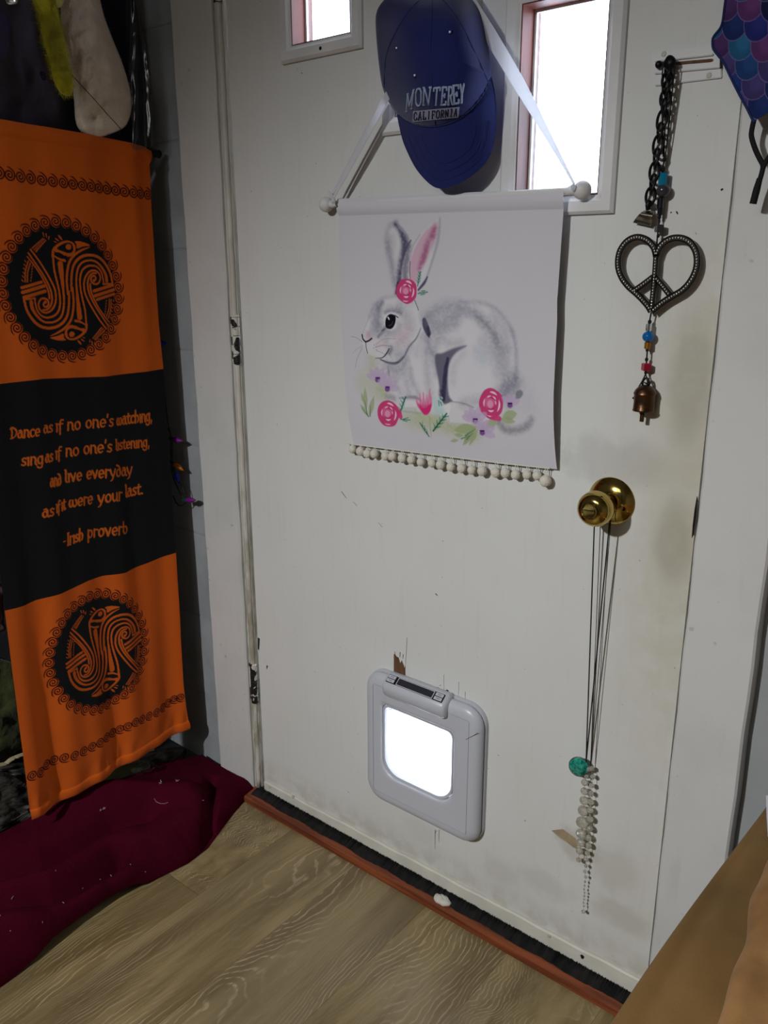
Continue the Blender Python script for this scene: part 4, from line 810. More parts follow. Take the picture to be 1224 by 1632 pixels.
# ribbon straps up to the hook behind the cap
HOOK = aty(722, -38, -.030)
def band(b, pts, w, up=(0, 0, 1), tw=0.0, th=.0004):
    rings = []; n = len(pts)
    for i, p in enumerate(pts):
        p = Vector(p); a = Vector(pts[max(i-1, 0)]); c = Vector(pts[min(i+1, n-1)]); t = (c-a).normalized(); nrm = Vector((0, -1, 0)); s_ = t.cross(nrm).normalized()
        ang = tw*i/(n-1); s_ = s_*math.cos(ang)+nrm*math.sin(ang); ww = w[i] if hasattr(w, '__len__') else w; k = s_.cross(t)*th
        rings.append([p-s_*ww+k, p+s_*ww+k, p+s_*ww-k, p-s_*ww-k])
    return b.loft(rings, True, True)
kl, kr = aty(531, 316, -.029), aty(916, 294, -.029)
band(MB(), [kl.lerp(HOOK, t)+Vector((.000, -.002*math.sin(t*PI), 0)) for t in np.linspace(0, 1, 14)], [.0018, .0034, .0045, .0052, .0056, .006, .006, .006, .006, .006, .006, .006, .006, .005]).build('ribbon', M['ribbon'], SB)
kl2 = aty(527, 316, -.026); band(MB(), [kl2.lerp(HOOK, t)+Vector((-.006*math.sin(t*PI), 0, 0)) for t in np.linspace(0, 1, 14)], [.0012]+[.0024]*13, tw=1.2).build('ribbon', M['ribbon'], SB)
band(MB(), [kr.lerp(HOOK, t)+Vector((.002*math.sin(t*PI), -.001, .004*math.sin(t*PI))) for t in np.linspace(0, 1, 16)], [.0016, .0022, .0032, .0044, .0056, .0068, .0078, .0086, .009, .0092, .0094, .0096, .0096, .0096, .0094, .009]).build('ribbon', M['ribbon'], SB)
kn = MB().ball(kl+Vector((.001, -.001, -.004)), .0042, 10, 8, (1, .8, 1.2)); band(kn, [kl, kl+Vector((-.004, -.002, .006)), kl+Vector((-.009, -.002, .009))], .0032); band(kn, [kl+Vector((0, 0, -.004)), kl+Vector((.003, -.001, -.012))], .0026); kn.build('ribbon_knot', M['ribbon'], SB)
kn = MB().ball(kr+Vector((-.001, -.001, -.004)), .0038, 10, 8, (1, .8, 1.2)); band(kn, [kr, kr+Vector((-.006, -.002, -.004))], .0024); kn.build('ribbon_knot', M['ribbon'], SB)
# pompom trim
lp = MB(); R = random.Random(11)
px_p = [183, 220, 253, 285, 336, 369, 414, 457, 501, 552, 592, 640, 690, 737, 786, 848, 893, 941, 994, 1040]; py_p = [1211, 1221, 1231, 1233, 1243, 1244, 1253, 1260, 1270, 1276, 1283, 1294, 1300, 1308, 1312, 1319, 1321, 1329, 1329, 1333]
pomv = None
for k, (a, b_) in enumerate(zip(px_p+[1079], py_p+[1358])):
    r = R.uniform(.0072, .0082) if k < 20 else .0092
    p = aty(500+a/2.914, 300+b_/2.914, -.0105); p.y = -.0105-r*.2
    bm = bmesh.new(); bmesh.ops.create_icosphere(bm, subdivisions=3, radius=1)
    for vv in bm.verts:
        q = vv.co.normalized(); vv.co = Vector(p)+q*r*(1+.07*math.sin(q.x*13+k)*math.sin(q.y*15)*math.sin(q.z*14+k)+R.uniform(-.03, .03))
    me = bpy.data.meshes.new('pompom'); bm.to_mesh(me); bm.free(); me.polygons.foreach_set('use_smooth', [True]*len(me.polygons)); me.materials.append(M['pom']); link('pompom', me, SB)
    top = Vector((p.x, -.011, float(sbt(p.x))+.001)); lp.tube([top+Vector((-.002, 0, 0)), p+Vector((-.001, 0, r*.8))], .0007, 5); lp.tube([top+Vector((.002, 0, 0)), p+Vector((.001, 0, r*.8))], .0007, 5)
lp.tube([(x, -.0105, float(sbt(x))+.0008) for x in np.linspace(.281, .692, 30)], .0011, 5)
lp.build('pompom_tape', M['pom'], SB)

# ------------------------------------------------------------------ the cap
CAPC = (693, 78)
crown_px = [(632, 182), (620, 163), (609, 137), (602, 86), (598.5, 40), (600, 20), (607, 6), (620, -6), (645, -16), (690, -22), (730, -17), (752, -6), (765, 12), (772, 33), (777, 58), (780, 85), (783, 122)]
brimline = [(783, 122), (773, 146), (756, 170), (735, 189), (712, 199), (690, 203), (666, 201), (648, 194), (632, 182)]
def brim_y(px, py):
    u = (px-712)/82.0; v = min(max((py-120)/180.0, 0), 1.0); return -(.076-.030*v) + .044*u*u*(1-.2*v)
ring = spline(crown_px, 6)[:-1]; nb = len(ring); ring += spline(brimline, 6)[:-1]
ang = []; 
def redge(i): 
    p = ring[i]; return p
def edge_y(i):
    p = ring[i]
    if i >= nb: return brim_y(*p)
    t = i/nb; a = brim_y(*ring[0]); b_ = brim_y(*brimline[0]); base = -.022
    k = min(1, min(t, 1-t)/.12); return (a if t < .5 else b_)*(1-k)+base*k
NR = 26; DEEP = -.112
def crown_y(r, ye): return DEEP+(ye-DEEP)*r**2.9
cb_ = MB(); rings = []
N = len(ring)
for j in range(1, NR+1):
    r = (j/NR)**.8; R_ = []
    for i in range(N):
        px, py = CAPC[0]+(ring[i][0]-CAPC[0])*r, CAPC[1]+(ring[i][1]-CAPC[1])*r
        y = crown_y(r, edge_y(i))+.0012*fbm(np.array(px*.03), np.array(py*.03), 2)
        R_.append(aty(px, py, float(y)))
    rings.append(R_)
vs = [v for R_ in rings for v in R_]; c0 = len(vs); vs.append(aty(CAPC[0], CAPC[1], DEEP)); fs = []
EY = [(632, 76.5), (717, 51), (661, 120)]
def near(fc):
    m = sum((Vector(vs[k]) for k in fc), Vector())/len(fc); return m
for j in range(NR-1):
    for i in range(N): fs.append((j*N+i, j*N+(i+1) % N, (j+1)*N+(i+1) % N, (j+1)*N+i))
for i in range(N): fs.append((c0, (i+1) % N, i))
cb_.add(vs, fs)
# inside face, a little deeper, so that the cloth has thickness
vin = []
for j in range(1, NR+1):
    r = (j/NR)**.8
    for i in range(N):
        px, py = CAPC[0]+(ring[i][0]-CAPC[0])*r*.985, CAPC[1]+(ring[i][1]-CAPC[1])*r*.985; vin.append(aty(px, py, min(crown_y(r, edge_y(i))+.003, -.016)))
vin.append(aty(CAPC[0], CAPC[1], DEEP+.003)); cb_.add(vin, [f[::-1] for f in fs]); o2 = len(vs)
cb_.f += [((NR-1)*N+i, (NR-1)*N+(i+1) % N, o2+(NR-1)*N+(i+1) % N, o2+(NR-1)*N+i) for i in range(N)]
CP = thing('baseball_cap', 'navy blue baseball cap lettered MONTEREY CALIFORNIA hanging brim down on the door', 'cap', tuple(aty(693, 80, -.05)))
cb_.build('crown', M['cap'], CP, smooth=True)
def cap_y(px, py):
    a = math.atan2(py-CAPC[1], px-CAPC[0]); d = math.hypot(px-CAPC[0], py-CAPC[1]); best = min(range(N), key=lambda i: abs((math.atan2(ring[i][1]-CAPC[1], ring[i][0]-CAPC[0])-a+PI) % (2*PI)-PI))
    r = d/math.hypot(ring[best][0]-CAPC[0], ring[best][1]-CAPC[1]); return (crown_y(r, edge_y(best)) if r <= 1 else brim_y(px, py)), r
# brim: from the seam line to the outer edge
outer = spline([(783, 122), (789, 150), (791.5, 185), (788, 225), (780, 250), (768, 267), (745, 285), (722, 296), (704, 300.5), (690, 297), (675, 284), (661, 266), (648, 240), (640, 218), (632, 182)], 8)
inner = spline(brimline, 14); nu_ = 64
g = lambda L, t: L[min(int(t*(len(L)-1)), len(L)-2)]*(1-(t*(len(L)-1)-min(int(t*(len(L)-1)), len(L)-2)))+L[min(int(t*(len(L)-1)), len(L)-2)+1]*(t*(len(L)-1)-min(int(t*(len(L)-1)), len(L)-2))
for side in (0,):
    rr2 = []
    for layer, th in ((0, 0), (1, .0035)):
        for j in range(15):
            t = j/14 if layer == 0 else 1-j/14
            row = []
            for i in range(nu_+1):
                p = g(inner, i/nu_)*(1-t)+g(outer, i/nu_)*t
                if layer: p = p*.992+np.array([710, 210])*.008
                row.append(aty(p[0], p[1], brim_y(*p)+th-.0016*max(0, 1-abs(t-.97)/.05)*(1 if layer == 0 else 0)))
            rr2.append(row)
    bb = MB(); nn = nu_+1; bb.v = [tuple(v) for R_ in rr2 for v in R_]
    for j in range(len(rr2)-1):
        for i in range(nu_): bb.f.append((j*nn+i, j*nn+i+1, (j+1)*nn+i+1, (j+1)*nn+i))
    bb.build('brim', M['cap'], CP, smooth=50)
def on_cap(p, lift=.0012):
    y, r = cap_y(*p); return aty(p[0], p[1], y-lift)
def seam(pts, r=.0007, name='panel_seam', m='capseam', lift=.0002):
    MB().tube([on_cap(p, lift) for p in spline(pts, 10)], r, 5).build(name, M[m], CP)
seam([(690, -18), (688, 30), (686, 80), (688, 130), (692, 170), (694, 200)], .0007); seam([(690, -18), (730, 30), (760, 90), (778, 130)]); seam([(690, -18), (650, 20), (618, 80), (612, 140)])
seam([(782, 124), (770, 149), (752, 172), (732, 189), (712, 198), (690, 202), (666, 200), (648, 193), (635, 183)], .0010, 'brim_seam')
for k in (.86, .72, .58): 
    MB().tube([aty(*(lambda p: (p[0], p[1]))(np.array([712, 205])+(g(outer, i/40)-np.array([712, 205]))*k), brim_y(*(np.array([712, 205])+(g(outer, i/40)-np.array([712, 205]))*k))-.0006) for i in range(6, 38)], .0004, 4).build('brim_stitching', M['capseam'], CP)
for px, py in EY:
    p = on_cap((px, py), .0008); MB().lathe([(.0016, 0), (.0030, .0003), (.0032, .0010), (.0022, .0014), (.0014, .0006)], p+Vector((0, .0008, 0)), (.1, -1, 0), 14).build('eyelet', M['capseam'], CP, smooth=True)
    MB().lathe([(.0015, 0), (.0013, .0012), (.0001, .0014)], p+Vector((0, .0004, 0)), (.1, -1, 0), 10).build('eyelet_light_disc', M['eyelet'], CP)  # solid pale disc paints the window light showing through the eyelet
MB().lathe([(.006, 0), (.0065, .002), (.004, .0045), (.0004, .005)], on_cap((692, -16), -.001), (.1, -.6, .8), 16).build('top_button', M['cap'], CP, smooth=True)
SER = {
 'M': [[(.06, 0), (.06, 1)], [(.06, 1), (.5, .15)], [(.5, .15), (.94, 1)], [(.94, 1), (.94, 0)], [(-.04, 0), (.2, 0)], [(.8, 0), (1.04, 0)], [(-.04, 1), (.14, 1)], [(.86, 1), (1.04, 1)]],
 'O': [[(.3, 0), (.06, .2), (.06, .8), (.3, 1), (.7, 1), (.94, .8), (.94, .2), (.7, 0), (.3, 0)]],
 'N': [[(.12, 0), (.12, 1)], [(.12, 1), (.85, 0)], [(.85, 0), (.85, 1)], [(0, 0), (.28, 0)], [(.68, 1), (1.0, 1)], [(0, 1), (.14, 1)]],
 'T': [[(.5, 0), (.5, 1)], [(0, 1), (1, 1)], [(.0, 1), (.0, .8)], [(1, 1), (1, .8)], [(.32, 0), (.68, 0)]],
 'E': [[(.18, 0), (.18, 1)], [(.02, 1), (.9, 1), (.9, .8)], [(.02, 0), (.92, 0), (.92, .2)], [(.18, .52), (.62, .52)], [(.62, .64), (.62, .4)]],
 'R': [[(.18, 0), (.18, 1)], [(.02, 1), (.7, 1), (.88, .86), (.88, .64), (.7, .5), (.18, .5)], [(.5, .5), (.86, 0), (1.02, 0)], [(.02, 0), (.34, 0)]],
 'Y': [[(.5, 0), (.5, .45)], [(.5, .45), (.08, 1)], [(.5, .45), (.92, 1)], [(.32, 0), (.68, 0)], [(-.04, 1), (.22, 1)], [(.78, 1), (1.04, 1)]],
 'C': [[(.9, .74), (.85, .9), (.6, 1), (.35, 1), (.1, .8), (.1, .2), (.35, 0), (.65, 0), (.88, .12), (.9, .28)]],
 'A': [[(.08, 0), (.46, 1), (.54, 1), (.92, 0)], [(.24, .34), (.76, .34)], [(-.04, 0), (.22, 0)], [(.78, 0), (1.04, 0)]],
 'L': [[(.2, 0), (.2, 1)], [(.04, 1), (.38, 1)], [(.04, 0), (.9, 0), (.9, .25)]],
 'I': [[(.5, 0), (.5, 1)], [(.25, 1), (.75, 1)], [(.25, 0), (.75, 0)]],
 'F': [[(.2, 0), (.2, 1)], [(.04, 1), (.9, 1), (.9, .8)], [(.2, .52), (.65, .52)], [(.04, 0), (.4, 0)]],
}
def cap_letters(b, word, boxes, r, to, lift, flat=.6):
    for c, (tl, tr, bl, br2) in zip(word, boxes):
        q = lambda a, h: tuple(np.array(bl)*(1-a)*(1-h)+np.array(br2)*a*(1-h)+np.array(tl)*(1-a)*h+np.array(tr)*a*h)
        for L in SER[c]:
            P = []
            for k in range(len(L)-1):
                for t in np.linspace(0, 1, 5)[:-1]: P.append((L[k][0]*(1-t)+L[k+1][0]*t, L[k][1]*(1-t)+L[k+1][1]*t))
            P.append(L[-1]); b.tube([on_cap(to(q(*p)), lift) for p in P], r, 6)
Z8 = lambda p: (630+p[0]/8.743, 110+p[1]/8.743)
lb = MB(); cap_letters(lb, 'MONTEREY', [((172, 352), (262, 292), (152, 590), (236, 545)), ((284, 282), (368, 272), (286, 518), (366, 505)), ((390, 262), (512, 258), (384, 498), (482, 508)), ((540, 268), (632, 258), (540, 500), (600, 498)), ((652, 258), (728, 255), (634, 500), (712, 495)), ((740, 252), (806, 250), (728, 495), (806, 490)), ((796, 236), (892, 224), (806, 488), (892, 472)), ((906, 220), (962, 212), (908, 472), (940, 466))], .00145, Z8, .0004)
lb.build('city_lettering', M['thread'], CP, smooth=True)
pt = MB(); gx, gy = 26, 8; W0 = [(246, 586), (896, 528), (240, 742), (880, 676)]
def wq(a, h): return tuple(np.array(W0[0])*(1-a)*(1-h)+np.array(W0[1])*a*(1-h)+np.array(W0[2])*(1-a)*h+np.array(W0[3])*a*h)
vs = [on_cap(Z8(wq(i/gx, j/gy)), l) for l in (.0012, -.0008) for j in range(gy+1) for i in range(gx+1)]; st_ = (gx+1)*(gy+1)
fs = [(j*(gx+1)+i, j*(gx+1)+i+1, (j+1)*(gx+1)+i+1, (j+1)*(gx+1)+i) for j in range(gy) for i in range(gx)]
pt.add(vs, fs+[tuple(k+st_ for k in f[::-1]) for f in fs]); pt.build('state_patch', M['patch'], CP, fix=False, smooth=True)
lb = MB(); bx = []
for k in range(10):
    a0, a1 = .025+k*.0965, .025+k*.0965+.070
    if k in (3,): a0 += .012; a1 -= .012
    bx.append((wq(a0, .16), wq(a1, .16), wq(a0, .84), wq(a1, .84)))
cap_letters(lb, 'CALIFORNIA', bx, .0009, Z8, .0013); lb.build('state_lettering', M['navytext'], CP, smooth=True)
MB().lathe([(.004, 0), (.004, .002), (.0012, .0022), (.0012, .024), (.0022, .025), (.0022, .028), (.0005, .0285)], (HOOK.x, -.0045, HOOK.z), (0, -1, 0), 10).build('hook', M['clip'], DOOR)
MB().box((HOOK.x-.02, -.0062, HOOK.z-.008), (HOOK.x+.02, .0005, HOOK.z+.008)).build('hook_plate', M['mold'], DOOR)

# ------------------------------------------------------------------ the cat flap
def rrect(x0, x1, z0, z1, rt, rb, y, n=7):
    P = []
    for cx, cz, r, a0 in ((x1-rb, z0+rb, rb, -90), (x1-rt, z1-rt, rt, 0), (x0+rt, z1-rt, rt, 90), (x0+rb, z0+rb, rb, 180)):
        for k in range(n+1): a = math.radians(a0+90*k/n); P.append((cx+r*math.cos(a), y, cz+r*math.sin(a)))
    return P
FX0, FX1, FZ0, FZ1 = .331, .594, .160, .436
CF = thing('cat_flap', 'pale grey plastic cat flap with a clear door and a small control panel on top', 'cat flap', ((FX0+FX1)/2, 0, .30))
def fr(d, y, r): return rrect(FX0+d, FX1-d, FZ0+d, FZ1-d, r, r, y)
IX0, IX1, IZ0, IZ1 = .374, .537, .226, .377
def inn(d, y): return rrect(IX0-d, IX1+d, IZ0-d, IZ1+d, .012, .036, y)
MB().loft([fr(-.0015, -.0002, .038), fr(-.0015, -.006, .038), fr(-.0005, -.008, .037)]+[fr(.004, -.008, .034)], False, False).build('back_plate', M['abs'], CF, smooth=50)
MB().loft([fr(.004, -.006, .036), fr(.001, -.010, .036), fr(0, -.014, .036), fr(.0015, -.019, .036), fr(.006, -.0235, .034), fr(.012, -.026, .032), fr(.020, -.0265, .028), fr(.0235, -.0262, .0265), inn(.009, -.0255), inn(.004, -.025), inn(.001, -.0225), inn(0, -.018), inn(0, .050)]).build('frame', M['abs'], CF, smooth=45)
gl = MB(); gl.tube(rrect(FX0+.0225, FX1-.0225, FZ0+.0225, FZ1-.0225, .003, .003, -.0266, 1), .0004, 4, closed=True); gl.build('outline_groove', M['groove'], CF)
gl = MB(); gl.tube([(FX1-.004, -.0262, FZ1-.038), (FX1-.012, -.0268, FZ1-.046), (FX1-.028, -.0266, FZ1-.060)], .0004, 4); gl.build('corner_seam', M['absdk'], CF)
MB().loft([inn(-.0005, -.0215), inn(-.0042, -.0210), inn(-.0050, -.016), inn(-.0005, -.015)]).build('tunnel_lip', M['abs'], CF, smooth=40)
fl = MB().loft([rrect(IX0+.006, IX1-.006, IZ0+.006, IZ1-.004, .010, .032, y) for y in (-.008, -.005)], True, True).build('flap', M['frost'], CF)
MB().loft([rrect(IX0+.0062, IX1-.0062, IZ0+.0062, IZ1-.0042, .010, .032, -.0085), rrect(IX0+.011, IX1-.011, IZ0+.011, IZ1-.009, .008, .028, -.0085), rrect(IX0+.011, IX1-.011, IZ0+.011, IZ1-.009, .008, .028, -.0068)]).build('flap_rim', M['flapclear'], fl)
for z in (IZ1-.010,):
    for x in (IX0+.006, IX1-.012): MB().box((x, -.012, z-.006), (x+.006, -.006, z+.002)).build('hinge_pin', M['clearb'], fl, bevel=.001)
MB().box((.434, -.012, IZ0+.004), (.462, -.006, IZ0+.010)).build('magnet_clip', M['clearb'], fl, bevel=.001)
# control box: sits over the top edge, top face slopes to the room
bx0, bx1 = .384, .527
def cs(x, k=1.0):
    c = (.0, .408); return [(x, y*k+(-.028)*(1-k), z) for y, z in ((-.004, .441), (-.012, .4455), (-.022, .4445), (-.036, .4335), (-.040, .428), (-.0405, .420), (-.038, .408), (-.032, .402), (-.022, .400), (-.004, .400))]
def cs2(x, k): return [(x, -.020+(y+.020)*k, .422+(z-.422)*k) for _, y, z in cs(x)]
cbx = MB().loft([cs2(bx0, .72), cs2(bx0+.003, .9), cs2(bx0+.008, 1), cs2(bx1-.008, 1), cs2(bx1-.003, .9), cs2(bx1, .72)], True, True).build('control_box', M['abs'], CF, smooth=50)
def slope(x0, x1, a0, a1, lift=.0004, th=.0006):
    A, B = np.array([-.023, .4442]), np.array([-.0352, .4345]); n = np.array([-(B-A)[1], (B-A)[0]]); n /= np.linalg.norm(n)
    if n[1] < 0: n = -n
    P0, P1 = A+(B-A)*a0, A+(B-A)*a1; q0, q1 = P0+n*lift, P1+n*lift; r0, r1 = P0+n*(lift-th), P1+n*(lift-th)
    return MB().add([(x0, *q0), (x1, *q0), (x1, *q1), (x0, *q1), (x0, *r0), (x1, *r0), (x1, *r1), (x0, *r1)], [(0, 1, 2, 3), (7, 6, 5, 4), (0, 4, 5, 1), (1, 5, 6, 2), (2, 6, 7, 3), (3, 7, 4, 0)])
slope(.392, .519, -.02, 1.02).build('panel_face', M['absdk'], cbx)
slope(.415, .497, .02, .98, .0008, .0006).build('display_border', M['abs'], cbx); slope(.4165, .4955, .10, .90, .0011, .0006).build('display', M['lcd'], cbx)
for x0 in (.3935, .5005):
    for a0 in (.06, .54): slope(x0, x0+.0165, a0, a0+.38, .0016, .0012).build('button', M['abs'], cbx); slope(x0+.004, x0+.0125, a0+.12, a0+.26, .0019, .0006).build('button_mark', M['groove'], cbx)

# ------------------------------------------------------------------ knob and the cords hanging on it
KX, KZ = .7885, .8425
KN = MB().lathe([(.0355, 0), (.0358, .0015), (.0345, .0035), (.0335, .0042), (.032, .0065), (.026, .0105), (.019, .0130), (.0165, .0135), (.0155, .0120), (.0125, .0125), (.0115, .016), (.0112, .024), (.0130, .029), (.0150, .032), (.0160, .0325)], (KX, 0, KZ), (0, -1, 0), 56).build('door_knob_rosette', M['brass'], DOOR, smooth=40)
KN.name = 'knob_rosette'
kb = MB().lathe([(.0150, .0325), (.0175, .0335), (.0215, .0375), (.0247, .0435), (.0258, .0505), (.0250, .0575), (.0222, .0635), (.0180, .0675), (.0135, .0690), (.0118, .0692), (.0112, .0682), (.0108, .0682)], (KX, 0, KZ), (0, -1, 0), 56).build('door_knob', M['brass'], DOOR, smooth=40)
tb = MB().lathe([(.0106, .066), (.0106, .0705), (.0098, .0716), (.0004, .0718)], (KX, 0, KZ), (0, -1, 0), 32).build('turn_button', M['brass'], kb, smooth=40)
MB().box((KX-.0088, -.0738, KZ-.0022), (KX+.0088, -.0712, KZ+.0022)).build('turn_bar', M['brass'], kb, bevel=.0006)
for a, rr_k in ((-12, .0245), (-112, .0245)):
    MB().lathe([(.0032, 0), (.0032, .0006), (.0005, .0007)], (KX+rr_k*math.cos(math.radians(a)), -.0108, KZ+rr_k*math.sin(math.radians(a))), (0, -1, 0), 12).build('screw_hole', M['brassdk'], KN)
GC = aty(923, 1222, -.018)
def dn(px, py, y): return aty(px, py, y)
CN = thing('crystal_pendant_cord', 'round green crystal on a black cord hanging from the brass door knob', 'pendant', (KX, -.03, .83))
def loopcord(xa, xb, end, r=.0009):
    top = [(KX+.0118*math.cos(a), -.027, KZ+.0118*math.sin(a)) for a in np.linspace(PI, 0, 9)]
    return xa+top+xb
nk = dn(934, 1216, -.015)
MB().tube([nk]+[Vector((KX-.0125, -.027, KZ-.004)).lerp(nk, t) for t in (.8, .6, .4, .2, .03)]+[Vector((KX+.0122*math.cos(a), -.027, KZ+.0122*math.sin(a))) for a in np.linspace(PI, 0, 9)]+[Vector((KX+.0124, -.028, KZ-.004)).lerp(nk, t) for t in (.03, .2, .4, .6, .8, 1)], .0011, 6).build('cord', M['blackcord'], CN)
def crystal(c, r, name, m, parent, sc=(1, 1, 1), sub=1, seed=0):
    bm = bmesh.new(); bmesh.ops.create_icosphere(bm, subdivisions=sub, radius=r, matrix=Matrix.Translation(Vector(c)) @ Matrix.Diagonal((*sc, 1)) @ Matrix.Rotation(.4+seed, 4, 'Z'))
    me = bpy.data.meshes.new(name); bm.to_mesh(me); bm.free(); me.materials.append(M[m]); return link(name, me, parent)
MB().lathe([(.004, -.0066), (.0085, -.0058), (.0128, -.0040), (.0160, -.0010), (.0160, .0012), (.0132, .0040), (.0092, .0056), (.0050, .0064)], GC, (.25, -1, .12), 11).build('green_crystal', M['green'], CN, fix=True)
MB().lathe([(.0163, -.0012), (.0168, 0), (.0163, .0013)], GC, (.25, -1, .12), 28).build('setting_rim', M['clip'], CN, smooth=True)
BS = thing('crystal_bead_strand', 'strands of clear faceted crystal beads on cord hanging below the brass door knob', 'bead strand', (KX, -.03, .82))
nk2 = dn(941, 1224, -.014)
MB().tube([nk2]+[Vector((KX-.004, -.0245, KZ-.011)).lerp(nk2, t) for t in (.8, .6, .4, .2, .03)]+[Vector((KX+.0120*math.cos(a), -.0235, KZ+.0120*math.sin(a))) for a in np.linspace(1.15*PI, -.1*PI, 11)]+[Vector((KX+.0125, -.025, KZ-.006)).lerp(nk2, t) for t in (.03, .2, .4, .6, .8, 1)], .0006, 6).build('cord', M['blackcord'], BS)
zb = lambda a, b_: (860+a/3.363, 1160+b_/3.363)
ST1 = [(262, 222, 14), (250, 258, 14), (241, 293, 18), (240, 340, 20), (239, 390, 24), (233, 445, 28), (228, 507, 32), (222, 567, 27), (220, 615, 23), (214, 660, 19), (208, 708, 15)]
ST2 = [(278, 218, 15), (285, 262, 14), (280, 310, 15), (276, 352, 15), (275, 398, 16), (271, 442, 17), (270, 490, 18), (266, 540, 19), (262, 590, 18), (263, 632, 16), (256, 672, 15), (250, 706, 13), (247, 740, 11), (242, 770, 10), (247, 799, 9), (243, 825, 7), (241, 846, 6), (238, 866, 6), (241, 884, 6), (239, 902, 6), (238, 920, 6), (235, 938, 6), (237, 956, 6), (233, 985, 12)]
for sidx, ST in enumerate((ST1, ST2)):
    pp = [dn(*zb(a, b_), -.0125-.0022*(sidx == 0)-min(r*.0003, .008)*.35) for a, b_, r in ST]
    MB().tube([nk2]+pp, .0005, 5).build('strand_thread', M['clearb'], BS)
    for k, (p, (a, b_, r)) in enumerate(zip(pp, ST)):
        crystal(p, r*.000335, 'crystal_bead', 'crystal', BS, (1, .8, .94), 2 if r > 15 else 1, k*.7)

# ------------------------------------------------------------------ slide plate, chain and the peace heart
PLt = thing('door_chain_plate', 'white painted door chain slide plate with a brown slot, upper right of the door', 'door chain plate', tuple(aty(1092, 103, 0)))
def pxprism(b, pxs, y0, y1):
    q = [aty(x, y, y0) for x, y in pxs]; return b.prism([(p.x, p.z) for p in q], y0, y1)
pxprism(MB(), [(1038, 84), (1148, 71), (1150, 124), (1043, 137)], -.003, -.0002).build('plate', M['mold'], PLt, bevel=.0008)
pxprism(MB(), [(1042, 95), (1136, 84), (1136, 88), (1042, 99)], -.0062, -.0028).build('channel_rim', M['mold'], PLt, bevel=.0008); pxprism(MB(), [(1042, 113), (1147, 103), (1147, 108), (1042, 118)], -.0062, -.0028).build('channel_rim', M['mold'], PLt, bevel=.0008)
pxprism(MB(), [(1072, 99), (1134, 93.5), (1137, 94.5), (1136, 97.5), (1132, 99), (1073, 104)], -.0036, -.0028).build('slot', M['bare'], PLt)
pxprism(MB(), [(1147, 92), (1150, 91), (1150, 108), (1147, 109)], -.0040, -.0028).build('slot_end', M['crack'], PLt)
for px, py in ((1058, 86), (1130, 120)): MB().lathe([(.0034, 0), (.003, .0008), (.0003, .0009)], aty(px, py, -.003), (0, -1, 0), 12).build('screw', M['screw'], PLt)
p0 = aty(1050, 103, -.008); MB().tube([p0, aty(1066, 101, -.008)], .0022, 8).ball(p0, .0046, 12, 8).build('slide_rod', M['iron'], PLt, smooth=True)
p1 = aty(1068, 101, -.016); MB().tube([aty(1067, 101, -.004), p1], .0035, 10).build('stud_neck', M['iron'], PLt)
MB().lathe([(.0072, 0), (.0078, .0015), (.0060, .0045), (.0004, .0055)], p1, (0, -1, 0), 20).build('stud_head', M['iron'], PLt, smooth=True)
ZC = lambda a, b_: (1000+a/5.44, 80+b_/5.44)
CH = thing('steel_chain', 'dark twisted-link door chain hanging from the slide plate beside the beaded cord', 'chain', tuple(aty(1066, 105, -.012)))
cpts = [(352, 150), (347, 225), (342, 300), (335, 375), (322, 455), (313, 545), (288, 665), (274, 765), (256, 885), (241, 1000), (227, 1110), (206, 1220), (195, 1315)]
for i in range(len(cpts)-1):
    a = aty(*ZC(*cpts[i]), -.017+.0004*i); b_ = aty(*ZC(*cpts[i+1]), -.017+.0004*i); d = (b_-a); L = d.length*.5+.0044; t = d.normalized(); c = (a+b_)/2
    s_ = t.cross(Vector((0, 1, 0))).normalized(); w_ = t.cross(s_); ang_ = math.radians(28 if i % 2 else 52)*(1)
    s2 = s_*math.cos(ang_)+w_*math.sin(ang_); w2 = t.cross(s2)
    pts = [c+t*(L*math.cos(q))+s2*(.0090*math.sin(q)*(1+.3*math.cos(q)))+w2*(.0014*math.sin(2*q)) for q in np.linspace(0, 2*PI, 21)[:-1]]
    MB().tube(pts, .0018, 8, closed=True).build('chain_link', M['iron'], CH, smooth=True)
a = aty(*ZC(195, 1300), -.014); b_ = aty(*ZC(180, 1385), -.014); MB().tube([a, a.lerp(b_, .5)+Vector((-.002, 0, 0)), b_], .0032, 8).build('chain_end', M['iron'], CH, smooth=True)
cl = MB(); rows = []
top = [(148, 1388), (232, 1392)]; bot = [(48, 1492), (196, 1525)]
for j in range(13):
    t = j/12; R_ = []
    for i in range(7):
        u_ = i/6; x = (top[0][0]*(1-u_)+top[1][0]*u_)*(1-t)+(bot[0][0]*(1-u_)+bot[1][0]*u_)*t; y = (top[0][1]*(1-u_)+top[1][1]*u_)*(1-t)+(bot[0][1]*(1-u_)+bot[1][1]*u_)*t
        y += -14*math.sin(PI*t)*(1-u_*.3); R_.append(aty(*ZC(x, y), -.010-.011*math.sin(PI*min(t*1.15, 1))))
    rows.append(R_)
n7 = 7; v1 = [v for R_ in rows for v in R_]; v2 = [v+Vector((0, .0018, -.0006)) for v in v1]; fs = [(j*n7+i, j*n7+i+1, (j+1)*n7+i+1, (j+1)*n7+i) for j in range(12) for i in range(6)]
cl.add(v1+v2, fs+[tuple(k+len(v1) for k in f[::-1]) for f in fs]+[(j*n7, (j+1)*n7, (j+1)*n7+91, j*n7+91) for j in range(12)]+[(j*n7+6, (j+1)*n7+6, (j+1)*n7+97, j*n7+97) for j in range(12)])
cl.build('chain_clasp', M['clip'], CH, smooth=60)

